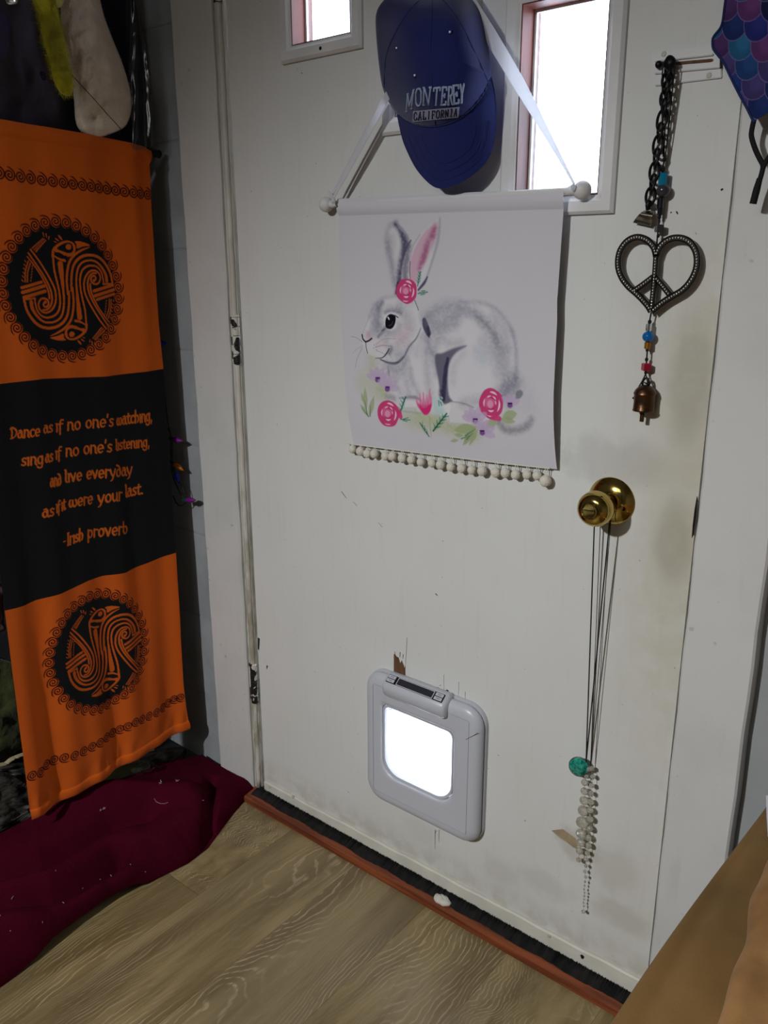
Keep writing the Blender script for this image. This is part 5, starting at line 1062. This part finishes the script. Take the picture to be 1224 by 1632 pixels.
HE = thing('peace_heart_hanger', 'dark metal heart-shaped peace sign on a beaded cord with a small bell', 'hanging ornament', tuple(aty(1064, 105, -.015)))
HY = -.0135
def cord(pts, r=.0009, name='cord'): return MB().tube(spline([tuple(aty(px, py, y)) for px, py, y in pts], 4), r, 6).build(name, M['blackcord'], HE)
cord([(1057, 250, -.012), (1055.5, 200, -.015), (1055.5, 150, -.018), (1056, 112, -.020), (1062, 93, -.019), (1069, 89, -.019), (1076, 96, -.019), (1075, 112, -.020), (1071, 150, -.018), (1066, 200, -.015), (1060, 252, -.012), (1057, 262, -.012)])
cord([(1058, 256, -.012), (1060, 200, -.014), (1064, 150, -.016), (1070, 112, -.018)])
cord([(1059, 252, -.011), (1057, 265, -.011), (1056, 275, -.011), (1056, 300, -.011), (1053, 320, -.011), (1051, 345, -.011), (1050, 358, -.011), (1048, 375, -.012), (1046.5, 392, HY), (1046, 405, HY)], .0011)
for px, py, r in ((1059, 254, .0026), (1056, 270, .0030), (1051, 346, .0024), (1049, 376, .0022), (1035.5, 513, .0026), (1031.5, 558, .0022), (1030.5, 573, .0024), (1029, 594, .0020)): MB().ball(aty(px, py, -.0115), r, 10, 7, (1, 1, 1.15)).build('knot', M['blackcord'], HE, smooth=True)
def bead(px, py, r, h, m, kind='tube', y=-.0125):
    c = aty(px, py, y)
    if kind == 'ball': b = MB().ball(c, r, 20, 14, (1, 1, .92))
    elif kind == 'cube': b = MB().lathe([(r*.7, -h/2), (r, -h/2+.001), (r, h/2-.001), (r*.7, h/2)], c, (0, 0, 1), 4)
    else: b = MB().lathe([(r*.6, -h/2), (r, -h/2+.001), (r, h/2-.001), (r*.6, h/2)], c, (0, 0, 1), 12)
    return b.build('bead', M[m], HE, smooth=(kind == 'ball') or 30)
bead(1056.5, 286, .0056, .0165, 'turq'); bead(1057, 304, .0088, 0, 'smoke', 'ball'); bead(1052.5, 324, .0042, .014, 'darkb'); bead(1052, 337, .0034, .010, 'darkb'); bead(1050.5, 364, .0062, .0095, 'smoke', 'cube')
bead(1034, 522, .0040, .0105, 'clearb'); bead(1033, 536.5, .0078, 0, 'blueb', 'ball'); bead(1032, 550.5, .0042, .010, 'goldb'); bead(1029.5, 585, .0066, .0105, 'redb', 'cube')
cord([(1038, 498, HY), (1036, 508, -.013), (1034, 522, -.0125), (1032, 550, -.0125), (1031.5, 560, -.0125), (1030.5, 575, -.0125), (1029.5, 585, -.0125), (1029, 594, -.0125)], .0011)
ZH = lambda p: (880+p[0]/3.14, 360+p[1]/3.14)
def bar(pts, r, closed=False, nm='heart_frame', taper=None):
    P = [tuple(aty(*ZH(p), HY)) for p in spline(pts, 6)]; b = MB(); rings = []; n = len(P)
    for i, p in enumerate(P):
        p = Vector(p); t = (Vector(P[min(i+1, n-1)])-Vector(P[max(i-1, 0)])).normalized(); s_ = t.cross(Vector((0, -1, 0))).normalized(); k = r
        rings.append([p+s_*x*k+Vector((0, y_, 0)) for x, y_ in ((-1, .0016), (-1, -.0020), (-.78, -.0030), (-.55, -.0018), (.55, -.0018), (.78, -.0030), (1, -.0020), (1, .0016))])
    b.loft(rings, True, True).build(nm, M['pewter'], HE, smooth=30)
    sp = MB(); acc = 0; step = .0036; last = Vector(P[0])
    for i in range(1, n):
        a_, c_ = Vector(P[i-1]), Vector(P[i]); L = (c_-a_).length; t0 = step-acc
        while t0 <= L: sp.ball(a_.lerp(c_, t0/L)+Vector((0, -.0026, 0)), .0015, 6, 4); t0 += step
        acc = L-(t0-step)
    sp.build('studs', M['stud'], HE, smooth=True)['kind'] = 'stuff'
bar([(522, 152), (512, 112), (485, 78), (450, 60), (415, 58), (375, 78), (345, 118), (332, 165), (334, 215), (352, 262), (385, 305), (425, 340), (462, 378), (484, 405), (497, 428)], .0041)
bar([(522, 152), (536, 112), (565, 80), (605, 62), (650, 62), (690, 82), (718, 122), (727, 170), (720, 222), (695, 275), (655, 320), (610, 348), (570, 372), (530, 402), (500, 428)], .0041)
bar([(521, 150), (516, 230), (508, 320), (498, 420)], .0034, nm='centre_bar'); bar([(506, 255), (460, 290), (410, 325)], .0036, nm='side_bar'); bar([(516, 255), (550, 295), (590, 345)], .0036, nm='side_bar')
BLc = aty(1025.5, 655, -.016)
bl = MB().lathe([(.0142, 0), (.0150, .0012), (.0142, .0022), (.0138, .012), (.0142, .022), (.0150, .0235), (.0146, .025), (.0128, .029), (.0085, .0335), (.004, .0355)], BLc, (0, 0, 1), 32).build('bell', M['bell'], HE, smooth=40)
MB().tube([BLc+Vector((.0045*math.cos(a), 0, .037+.0075*math.sin(a))) for a in np.linspace(-.3, PI+.3, 12)], .0016, 7).build('bell_loop', M['iron'], bl, smooth=True)
MB().box(tuple(BLc+Vector((-.004, -.0015, -.015))), tuple(BLc+Vector((.0015, .0015, .012)))).build('clapper', M['bell'], bl, bevel=.0005)
MB().ball(BLc+Vector((-.0150, -.002, .0165)), .0016, 8, 6).build('rivet', M['bell'], bl)
tp = BLc+Vector((0, 0, .043)); q = aty(1029, 596, -.0125); MB().tube(spline([tuple(q), tuple(q+Vector((-.004, 0, -.010))), tuple(BLc+Vector((-.009, -.004, .030))), tuple(BLc+Vector((-.0105, -.004, .024)))], 5), .0009, 6).tube(spline([tuple(q), tuple(q+Vector((.004, -.001, -.010))), tuple(tp+Vector((.004, -.003, -.006))), tuple(tp+Vector((-.001, -.003, -.004)))], 5), .0009, 6).build('bell_cord', M['blackcord'], HE)

# ------------------------------------------------------------------ the fish-scale face mask, upper right
MK = thing('face_mask', 'cloth face mask printed with blue and purple fish scales hanging at upper right', 'face mask', tuple(aty(1210, 60, -.03)))
lp_ = spline([(1166, -70), (1160, -30), (1155, 8), (1150, 40), (1139, 56), (1135.5, 64), (1137, 78), (1146, 90), (1153, 99), (1166, 126), (1178, 150), (1190, 172), (1199, 190), (1203, 194)], 8)
LY = np.array([p[1] for p in lp_]); LX = np.array([p[0] for p in lp_]); o_ = np.argsort(LY); LY, LX = LY[o_], LX[o_]
nv_, nu_2 = 230, 190; gy = np.linspace(-70, 1, nv_)
PX = np.zeros((nv_, nu_2)); PY = np.zeros((nv_, nu_2))
for i in range(nu_2):
    u_ = i/(nu_2-1)
    for_top, for_bot = -70, 194-22*min(u_*3.2, 1)+0*u_
    yy = for_top+(for_bot-for_top)*np.linspace(0, 1, nv_); xl = np.interp(yy, LY, LX); PX[:, i] = xl+(1345-xl)*u_; PY[:, i] = yy
def mask_y(px, py): 
    u_ = np.clip((px-1135)/150, 0, 1.4); return -.028-.034*np.sin(np.clip(u_, 0, 1)*PI*.55)-.006*np.cos(py*.02)+.0022*fbm(px*.02, py*.02, 6)
Dv = np.stack([(RT[k]*(PX-612)+UP[k]*(816-PY)+_fw[k]*F_PX) for k in range(3)], -1); Yv = mask_y(PX, PY); T = (Yv-CAM[1])/Dv[..., 1]
Xv, Zv = CAM[0]+T*Dv[..., 0], CAM[2]+T*Dv[..., 2]
cvm = Canvas(Xv, Zv, (24, 34, 92))
PAL = [(26, 50, 112), (30, 84, 140), (22, 42, 100), (20, 56, 84), (64, 56, 112), (70, 42, 96), (34, 40, 118), (34, 96, 140), (96, 50, 110), (22, 26, 70), (28, 64, 122), (78, 74, 124)]
R = random.Random(21); W_ = .0300; rot = math.radians(-14); cx0, cz0 = float(Xv.min()), float(Zv.max())
rows_ = []
for j in range(-3, 16):
    for i in range(-3, 13):
        x = (i+(.5 if j % 2 else 0))*W_; z = -j*W_*.62; rows_.append((j, cx0+x*math.cos(rot)-z*math.sin(rot)-.01, cz0+x*math.sin(rot)+z*math.cos(rot)+.02, tuple(int(k*.82+4) for k in R.choice(PAL))))
for j, x, z, c in sorted(rows_, key=lambda r: -r[0]):
    r_ = W_*.60; cvm.ell((x, z), r_+.0007, r_*1.08+.0007, (120, 100, 146), 1, .0009); cvm.ell((x, z), r_, r_*1.08, c, 1, .0010)
    cvm.ell((x+.002, z-.001), r_*.55, r_*.6, tuple(min(255, int(k*1.35+10)) for k in c), .4, .008)
cloth('mask_cloth', Xv, Yv, Zv, cvm.C, M['mask'], MK)
hp = [aty(px, py, float(mask_y(np.array(px), np.array(py)))-.0008) for px, py in lp_]
MB().tube(hp, .0014, 6).build('edge_binding', M['capseam'], MK, smooth=True)
MB().tube(spline([tuple(aty(*p, -.040)) for p in [(1202, 190), (1199, 203), (1197.5, 216), (1201, 230), (1206, 243), (1212, 255), (1216, 264), (1214, 276), (1210, 290)]], 5), .0030, 8, flat=.6).build('ear_loop', M['blackcord'], MK, smooth=True)
MB().tube(spline([tuple(aty(*p, -.040)) for p in [(1250, 225), (1236, 238), (1224, 252), (1217, 266), (1214, 276)]], 5), .0028, 8, flat=.6).build('ear_loop', M['blackcord'], MK, smooth=True)
MB().tube([aty(1211, 284, -.041), aty(1206, 302, -.041), aty(1200, 325, -.041)], [.0034, .0042, .0042], 10).build('loop_toggle', M['blackcord'], MK, smooth=40)
MB().lathe([(.004, 0), (.004, .003), (.0015, .004), (.0015, .05), (.004, .051), (.004, .054)], (aty(1290, -60, -.012).x, -.012, aty(1290, -60, -.012).z+.02), (0, -1, 0), 10).build('wall_hook', M['iron'], MK)

# ------------------------------------------------------------------ things on the rack at the left
def lump(name, outline, x0, bulge, m, parent=None, amp=.006, fs_=9.0, seed=0, k=6, closed_noise=1, smooth=True, thick=.02, power=2.4, shape=None, nr=22):
    """a soft hanging thing seen against its outline: closed, with a rounded front and a flatter back"""
    O = spline(outline, k, True); n = len(O); C_ = np.mean(O, 0); b = MB(); rings = []
    for side, rs in ((1, np.linspace(.04, 1, nr)), (-1, np.linspace(1, .04, 8)[1:])):
        for r in rs:
            R_ = []
            for p in O:
                q = C_+(p-C_)*r; d = math.sqrt(max(1-r**power, 0)); x = x0+(bulge*d if side > 0 else -thick*d)
                if side > 0:
                    x += amp*d**.3*float(fbm(np.array(q[0]*fs_/250), np.array(q[1]*fs_/250), seed, 4))
                    if shape: x += shape(q[0], q[1])*d
                w_ = atx(q[0], q[1], x); w_.y = min(w_.y, -.011); R_.append(w_)
            rings.append(R_)
    return b.loft(rings, True, True).build(name, M[m], parent, smooth=smooth)
def solo(o, label, cat, group=None): return tag(o, label, cat, group)
fold = lambda f, a, ph: (lambda x, y: a*math.sin(x*f+ph+.004*y)+a*.5*math.sin(x*f*2.3+y*.006))
o = lump('added_dark_coat', [(-330, -160), (-200, -260), (100, -240), (200, -150), (236, 0), (240, 120), (238, 260), (262, 600), (280, 900), (292, 1100), (280, 1160), (190, 1200), (60, 1250), (-120, 1330), (-330, 1380)], -.345, .012, 'blackcloth', None, .006, 4, 1, 6, shape=fold(.035, .008, 0), thick=.03)  # coat added so the gaps between the garments stay dark
solo(o, 'added black coat filling the dark gaps behind the proverb banner', 'coat')
o = lump('navy_garment', [(150, -120), (205, -110), (214, -20), (224, 60), (233, 130), (238, 190), (236, 240), (190, 248), (160, 225), (150, 60)], -.226, .008, 'navycloth', None, .003, 8, 5, shape=fold(.12, .003, 1), thick=.008)
solo(o, 'dark navy garment between the cream fleece and the grey block wall', 'garment')
# clear plastic garment cover with creases
pb = MB(); rows = []
for j in range(40):
    t = j/39; xl, xr = 196+16*t, 214+38*t; yy = -60+296*t; R_ = []
    for i in range(18):
        u_ = i/17; x = -.178+.004*math.sin(u_*9+t*7)+.005*float(fbm(np.array(u_*3+t*4), np.array(t*13.0), 8, 3)); R_.append(atx(xl+(xr-xl)*u_, yy+3*math.sin(u_*4+t*20), x))
    rows.append(R_)
pb.v = [tuple(v) for R_ in rows for v in R_]; pb.f = [(j*18+i, j*18+i+1, (j+1)*18+i+1, (j+1)*18+i) for j in range(39) for i in range(17)]
o = pb.build('plastic_garment_bag', M['plastic'], None, smooth=True, fix=False); solo(o, 'thin clear crinkled plastic garment cover beside the grey wall above the banner', 'plastic bag')
CRM = lump('cream_fleece_hood', [(112, -60), (140, -50), (158, -5), (166, 25), (178, 58), (192, 92), (203, 125), (209, 152), (209, 178), (202, 198), (190, 208), (172, 215), (156, 220), (140, 216), (126, 206), (120, 190), (118, 160), (113, 120), (105, 80), (98, 40), (98, -10)], -.188, .034, 'cream', None, .009, 16, 3, 6, thick=.008, power=2.0, nr=40, shape=lambda x, y: -.020*math.exp(-((x-148)/14)**2-((y-184)/20)**2)-.010*math.exp(-((x-118)/10)**2-((y-95)/16)**2))
solo(CRM, 'cream fleece bundle hanging above the orange banner', 'fleece')
fz = MB(); R = random.Random(8); me_ = CRM.data
for i in range(5200):
    f = me_.polygons[R.randrange(len(me_.polygons))]; c = f.center; n_ = f.normal
    if n_.x < -.2: continue
    d = (Vector(n_)+Vector((R.uniform(-.9, .9), R.uniform(-.9, .9), R.uniform(-.9, .9)))).normalized()*R.uniform(.0012, .0030); c = c+Vector((0, R.uniform(-.004, .004), R.uniform(-.004, .004))); w = Vector((0, .00035, .0002)); fz.add([c-w, c+w, c+d], [(0, 1, 2)])
fz.build('fleece_nap', M['cream'], CRM, fix=False)['kind'] = 'stuff'
cd = MB().tube([atx(*p, -.148) for p in spline([(111, 116), (125, 131), (150, 158), (172, 183), (194, 207)], 4)], .0007, 5).build('drawstring', M['hem'], CRM)
YB = lump('yellow_boa', [(38, -60), (72, -60), (84, -20), (92, 20), (100, 52), (106, 84), (112, 112), (117, 136), (113, 152), (103, 152), (92, 142), (84, 122), (80, 100), (72, 76), (66, 50), (62, 24), (52, 0)], -.144, .014, 'yellow', None, .007, 34, 4, 6, thick=.006)
solo(YB, 'fluffy yellow boa hanging between black cloth and cream fleece', 'boa')
fz = MB(); me_ = YB.data
for i in range(9000):
    f = me_.polygons[R.randrange(len(me_.polygons))]; c = f.center; n_ = f.normal
    d = (Vector(n_)+Vector((R.uniform(-.8, .8), R.uniform(-.8, .8), R.uniform(-1.3, .5)))).normalized()*R.uniform(.004, .013); c = c+Vector((0, R.uniform(-.004, .004), R.uniform(-.004, .004))); w = Vector((0, .0003, .0002)); fz.add([c-w, c+w, c+d], [(0, 1, 2)])
fz.build('fluff', M['yellow'], YB, fix=False)['kind'] = 'stuff'
BG = lump('charcoal_garment', [(-160, -80), (-20, -90), (40, -70), (60, 10), (70, 60), (82, 105), (96, 140), (115, 165), (122, 215), (60, 214), (0, 205), (-160, 190)], -.232, .018, 'charcoal', None, .012, 9, 6, 6, shape=fold(.06, .006, 2))
solo(BG, 'dark charcoal garment behind the yellow boa at the top left', 'garment')
MB().ball(atx(68, 121, -.214), .0075, 14, 10, (.6, 1, 1)).build('pompom_button', M['purplecloth'], BG, smooth=True)
o = lump('purple_garment', [(-110, 0), (-10, 10), (12, 28), (16, 55), (10, 85), (-10, 100), (-110, 120)], -.160, .010, 'purplecloth', None, .003, 9, 7, thick=.008); solo(o, 'dark purple garment at the far left edge beside black cloth', 'garment')
o = lump('pale_yellow_cloth', [(82, -50), (112, -50), (104, -10), (98, 10), (90, 12), (84, 4)], -.140, .006, 'paley', None, .003, 20, 2); solo(o, 'pale yellow cloth corner beside the boa at the top edge', 'cloth')
o = lump('silver_clasp', [(8, -14), (24, -14), (29, 0), (26, 7), (14, 8), (8, 2)], -.130, .005, 'silver', None, .001, 20, 2); solo(o, 'bright silver clasp at the top left corner', 'clasp')
o = lump('olive_fleece_garment', [(-140, 1030), (-40, 1040), (10, 1052), (60, 1070), (100, 1100), (100, 1180), (40, 1190), (5, 1213), (-60, 1230), (-140, 1240)], -.300, .02, 'olive', None, .014, 10, 12, 6, nr=30); solo(o, 'olive green fleece garment behind the banner at the left edge', 'garment')
o = lump('pink_patterned_cloth', [(-100, 900), (0, 930), (5, 960), (6, 990), (0, 1008), (-100, 1020)], -.200, .012, 'pinkcloth', None, .006, 20, 14); solo(o, 'pale pink patterned cloth edge left of the banner black panel', 'cloth')
o = MB(); band(o, [atx(*p, -.180) for p in spline([(-60, 1222), (0, 1219), (18, 1210), (34, 1203), (60, 1195)], 4)], .006, tw=.5, th=.001); o = o.build('pale_strap', M['palestrap'], None); solo(o, 'pale strap across dark cloth left of the banner bottom', 'strap')
o = lump('dark_feathered_cloth', [(-140, 1225), (-20, 1222), (40, 1215), (120, 1220), (200, 1205), (290, 1190), (285, 1218), (220, 1240), (130, 1275), (60, 1310), (0, 1345), (-140, 1400)], -.250, .026, 'darkpile', None, .022, 26, 15, 6, nr=30); solo(o, 'crumpled dark feathery cloth under the bottom of the banner', 'cloth')
o = lump('grey_green_cloth', [(120, 1244), (160, 1232), (200, 1219), (232, 1213), (236, 1226), (190, 1241), (150, 1254), (124, 1260)], -.196, .006, 'olive', None, .003, 12, 16, thick=.004); solo(o, 'grey green cloth edge between the banner and the burgundy blanket', 'cloth')
MB().tube(spline([tuple(atx(*p, -.175)) for p in [(212, 1232), (222, 1220), (236, 1214), (246, 1222), (238, 1230), (226, 1228), (240, 1218), (256, 1226)]], 5), .0016, 6).build('black_cable', M['blackrod'], None, smooth=True)
solo(bpy.data.objects['black_cable'], 'small loop of shiny black cable under the banner', 'cable')

# ------------------------------------------------------------------ string of coloured bulbs on the block wall
SL = thing('string_lights', 'string of small coloured light bulbs on green wire beside the proverb banner', 'string lights', tuple(aty(270, 700, -.03)))
wy = -.024
MB().tube(spline([tuple(aty(px, py, wy)) for px, py in [(250, 480), (254, 545), (262, 620), (267, 668), (271, 690), (272, 715), (273, 742), (276, 760), (282, 775), (290, 790), (296, 800), (288, 806), (281, 801), (276, 790)]], 5), .0014, 6).build('wire', M['wire'], SL, smooth=True)
MB().tube(spline([tuple(aty(px, py, wy+.003)) for px, py in [(266, 680), (274, 700), (275, 735), (284, 762), (293, 783), (296, 803)]], 5), .0012, 6).build('wire', M['wire'], SL, smooth=True)
for (bx_, by_), (tx_, ty_), m in (((276, 700), (304, 706), 'bpurp'), ((277, 739), (297, 753), 'borng'), ((279, 752), (287, 776), 'bblue'), ((297, 797), (323, 797), 'bpurp'), ((250, 546), (272, 548), 'bblue')):
    a = aty(bx_, by_, wy-.002); b_ = aty(tx_, ty_, wy+.004); ax = (b_-a).normalized(); L = max((b_-a).length, .026)
    so = MB().lathe([(.0030, -.012), (.0042, -.010), (.0042, 0), (.0038, .002)], a, ax, 12).build('bulb_socket', M['sock'], SL, smooth=40)
    MB().lathe([(.0036, 0), (.0056, .004), (.0066, .009), (.0060, .015), (.0042, .021), (.0020, .026), (.0003, L if L < .03 else .030)], a, ax, 14).build('bulb', M[m], SL, smooth=True)

# ------------------------------------------------------------------ burgundy blanket on the floor
E_ = [atz(*p, 0) for p in [(-150, 1690), (-60, 1620), (0, 1575), (60, 1533), (120, 1484), (180, 1441), (250, 1402), (300, 1377), (330, 1354), (352, 1325), (372, 1298), (392, 1275), (407, 1263)]]
ey = np.array([p.y for p in E_]); ex = np.array([p.x for p in E_]); q_ = np.argsort(ey); ey, ex = ey[q_], ex[q_]
ny, nd = 300, 150; YY = np.linspace(ey[0], -.012, ny)[:, None]*np.ones((1, nd)); t_ = (np.linspace(0, 1, nd)**1.5)[None, :]
XE = np.interp(YY, ey, ex); DD = t_*(XE+.208); XX = XE-DD
H = .058+.030*np.clip((-YY-.15)/.5, 0, 1); H = np.where(YY > -.16, .058-.030*np.clip((YY+.16)/.15, 0, 1), H)
Rr = H*.95+.012; hh = np.where(DD < Rr, H*np.sqrt(np.clip(1-(1-DD/Rr)**2, 0, 1)), H)
def crease(pxs, depth, wid, z=.06):
    global hh
    P = [atz(*p, z) for p in pxs]; Dm = np.full(hh.shape, 9.0); 
    for a, b_ in zip(P[:-1], P[1:]):
        dx, dy = b_.x-a.x, b_.y-a.y; tt = np.clip(((XX-a.x)*dx+(YY-a.y)*dy)/(dx*dx+dy*dy), 0, 1); Dm = np.minimum(Dm, np.hypot(XX-a.x-tt*dx, YY-a.y-tt*dy))
    hh = hh-depth*np.exp(-(Dm/wid)**2)
    return Dm
crease([(-120, 1475), (0, 1446), (45, 1432), (85, 1420), (125, 1398), (165, 1372), (185, 1358)], .060, .024)
crease([(-60, 1400), (10, 1385), (70, 1365), (120, 1335), (176, 1300), (230, 1285)], .044, .026, .075)
crease([(338, 1240), (336, 1275), (333, 1310), (326, 1345)], .030, .012, .04)
crease([(407, 1262), (380, 1282), (350, 1310), (333, 1340)], .010, .010, .02)
crease([(-40, 1300), (40, 1300), (110, 1285), (180, 1262), (300, 1250)], -.026, .030, .08)
crease([(0, 1500), (90, 1470), (160, 1420), (210, 1395)], -.022, .028, .05)
hh = hh+.010*fbm(XX*7, YY*5, 31, 3)*np.clip(DD/.06, 0, 1)+.0016*fbm(XX*60, YY*60, 33, 2)+.035*np.clip((DD-.16)/.2, 0, 1)*np.clip((-YY-.02)/.1, 0, 1)
hh = np.maximum(hh, .0015)
bm_ = MB(); bm_.v = list(map(tuple, np.stack([XX, YY, hh], -1).reshape(-1, 3).tolist())); 
bm_.f = [(j*nd+i, (j+1)*nd+i, (j+1)*nd+i+1, j*nd+i+1) for j in range(ny-1) for i in range(nd-1)]
BL = bm_.build('blanket', M['blanket'], None, smooth=True, fix=False); tag(BL, 'burgundy fleece blanket crumpled on the floor below the banner', 'blanket')
if BL.data.polygons[0].normal.z < 0: BL.data.flip_normals()
def hz(px, py):
    for z in np.arange(.14, 0, -.002):
        p = atz(px, py, z)
        j = int((p.y-ey[0])/(-.012-ey[0])*(ny-1))
        if 0 <= j < ny:
            i = int(np.argmin(abs(XX[j]-p.x)))
            if hh[j, i] >= z-.002: return p+Vector((.0, 0, .002))
    return atz(px, py, .05)
lt = MB(); R = random.Random(15)
for px, py, s in [(177, 1397, 3), (101, 1440, 4), (132, 1417, 2), (324, 1277, 2), (208, 1379, 2), (232, 1391, 2), (89, 1389, 2), (20, 1432, 5), (68, 1471, 3), (0, 1460, 3), (254, 1409, 1.5), (160, 1403, 1.5), (17, 1485, 1.5)]:
    p = hz(px, py); a = R.uniform(0, PI); d = Vector((math.cos(a), math.sin(a), .1))*s*.0007; lt.tube([p-d, p+Vector((0, 0, .0006)), p+d], .0006, 4)
lt.tube([hz(px, py) for px, py in [(246, 1274), (249, 1279), (256, 1282), (263, 1282), (268, 1280)]], .0004, 4)
for px, py in ((255, 1250), (256, 1247), (282, 1246), (164, 1291), (160, 1293), (167, 1289)):
    p = hz(px, py)
    for k in range(7): a = R.uniform(0, 2*PI); lt.tube([p, p+Vector((math.cos(a), math.sin(a), .3))*R.uniform(.002, .006)], .0003, 3)
lt.build('lint', M['lint'], BL)['kind'] = 'stuff'

# ------------------------------------------------------------------ tan suede arm of a seat, lower right, and the paper on it
ny, nx = 150, 150
yy_ = np.linspace(-1.10, -.075, ny)[:, None]*np.ones((1, nx)); uu = np.linspace(0, 1, nx)[None, :]
ax_ = 1.062+.010*np.sin(yy_*5+1); 
SD = uu*.95  # arc length across: up the side, then over the top
side = np.clip(SD/.30, 0, 1); Xs = np.where(SD < .30, ax_+.012*(1-side), ax_+(SD-.30)); Zs = np.where(SD < .30, .22+.30*side, .52)
rnd = np.exp(-((SD-.30)/.022)**2); Zs = Zs-.010*rnd; Xs = Xs+.004*rnd
top_ = np.clip((SD-.30)/.02, 0, 1)
F1 = [atz(*p, .53) for p in [(1300, 1230), (1224, 1377), (1196, 1432), (1184, 1502), (1166, 1561), (1145, 1632), (1120, 1720)]]
fy = np.array([p.y for p in F1]); fx = np.array([p.x for p in F1]); q_ = np.argsort(fy); fxx = np.interp(yy_, fy[q_], fx[q_])
rise = 1/(1+np.exp(-(Xs-fxx-.006)/.0045)); Zs = Zs+top_*(.004*rise)
F2 = [atz(*p, .52) for p in [(1224, 1262), (1181, 1338), (1130, 1430), (1068, 1545), (1020, 1640)]]; fy2 = np.array([p.y for p in F2]); fx2 = np.array([p.x for p in F2]); q2 = np.argsort(fy2); f2 = np.interp(yy_, fy2[q2], fx2[q2])
Zs = Zs-top_*.006*np.exp(-((Xs-f2)/.009)**2)+top_*(.005*fbm(Xs*16, yy_*9, 41, 3)+.003*rise*np.sin((yy_*16+Xs*34+2*np.sin(yy_*7)))*np.exp(-np.abs(Xs-fxx-.04)/.10))
am = MB(); am.v = list(map(tuple, np.stack([Xs, yy_, Zs], -1).reshape(-1, 3).tolist())); am.f = [(j*nx+i, j*nx+i+1, (j+1)*nx+i+1, (j+1)*nx+i) for j in range(ny-1) for i in range(nx-1)]
CA = thing('suede_armchair', 'seat arm covered in tan brown suede cloth at the lower right', 'armchair', (1.3, -.6, 0))
am.build('suede_cover', M['suede'], CA, smooth=True)
u2 = np.linspace(0, 1, 110)[None, :]; y2 = np.linspace(-1.10, -.075, 130)[:, None]*np.ones((1, 110)); f1 = np.interp(y2, fy[q_], fx[q_])+.0015*np.sin(y2*31)+.001*np.sin(y2*67+1)
x2 = f1+.62*u2**1.6; dd = x2-f1; z2 = .526+.024*np.sqrt(np.clip(1-(1-np.clip(dd/.020, 0, 1))**2, 0, 1))
z2 = z2+.012*np.exp(-((dd-.050-.018*np.sin(y2*9))/.022)**2)*(.6+.4*np.sin(y2*14))+.010*np.exp(-((dd-.12-.03*np.sin(y2*7+2))/.030)**2)+.006*fbm(x2*22, y2*15, 51, 3)*np.clip(dd/.03, 0, 1)
fo = MB(); fo.v = list(map(tuple, np.stack([x2, y2, z2], -1).reshape(-1, 3).tolist())); fo.f = [(j*110+i, j*110+i+1, (j+1)*110+i+1, (j+1)*110+i) for j in range(129) for i in range(109)]
fo.build('folded_suede', M['suedelt'], CA, smooth=True)['label'] = 'lighter upper fold of the suede'
MB().box((1.085, -1.09, .002), (1.70, -.085, .49)).build('arm_frame', M['suede'], CA, bevel=.01)
pc = aty(1228, 1270, -.2)
pz = [atz(*p, .574) for p in [(1221, 1268), (1260, 1262), (1300, 1340), (1224, 1332), (1222, 1300)]]
pp_ = MB().add([tuple(p) for p in pz]+[tuple(p-Vector((0, 0, .0012))) for p in pz], [(0, 1, 2, 3, 4), (9, 8, 7, 6, 5)]+[(i, i+5, (i+1) % 5+5, (i+1) % 5) for i in range(5)]).build('paper_sheet', M['paper'], None)
tag(pp_, 'white paper edge lying on the tan suede at the right edge', 'paper')
# white blob of filler on the threshold
q = aty(705, 1429, -.028); b = MB(); b.ball((q.x, q.y, .0145), .0150, 16, 10, (1.25, .75, .50)); o = b.build('filler_blob', M['sweep'], None, smooth=True)
for v_ in o.data.vertices: v_.co += Vector((.0015*math.sin(v_.co.x*700), 0, .0012*math.sin(v_.co.y*900+v_.co.x*500)))
tag(o, 'small white chip of filler stuck on the orange threshold', 'filler chip')
q = aty(1015, 1591, -.03); b = MB(); b.ball((q.x, q.y, .014), .004, 10, 7, (1.2, .8, .7)); o = b.build('paint_chip_crumb', M['mold'], None, smooth=True); tag(o, 'tiny white paint crumb at the right end of the threshold', 'paint crumb')
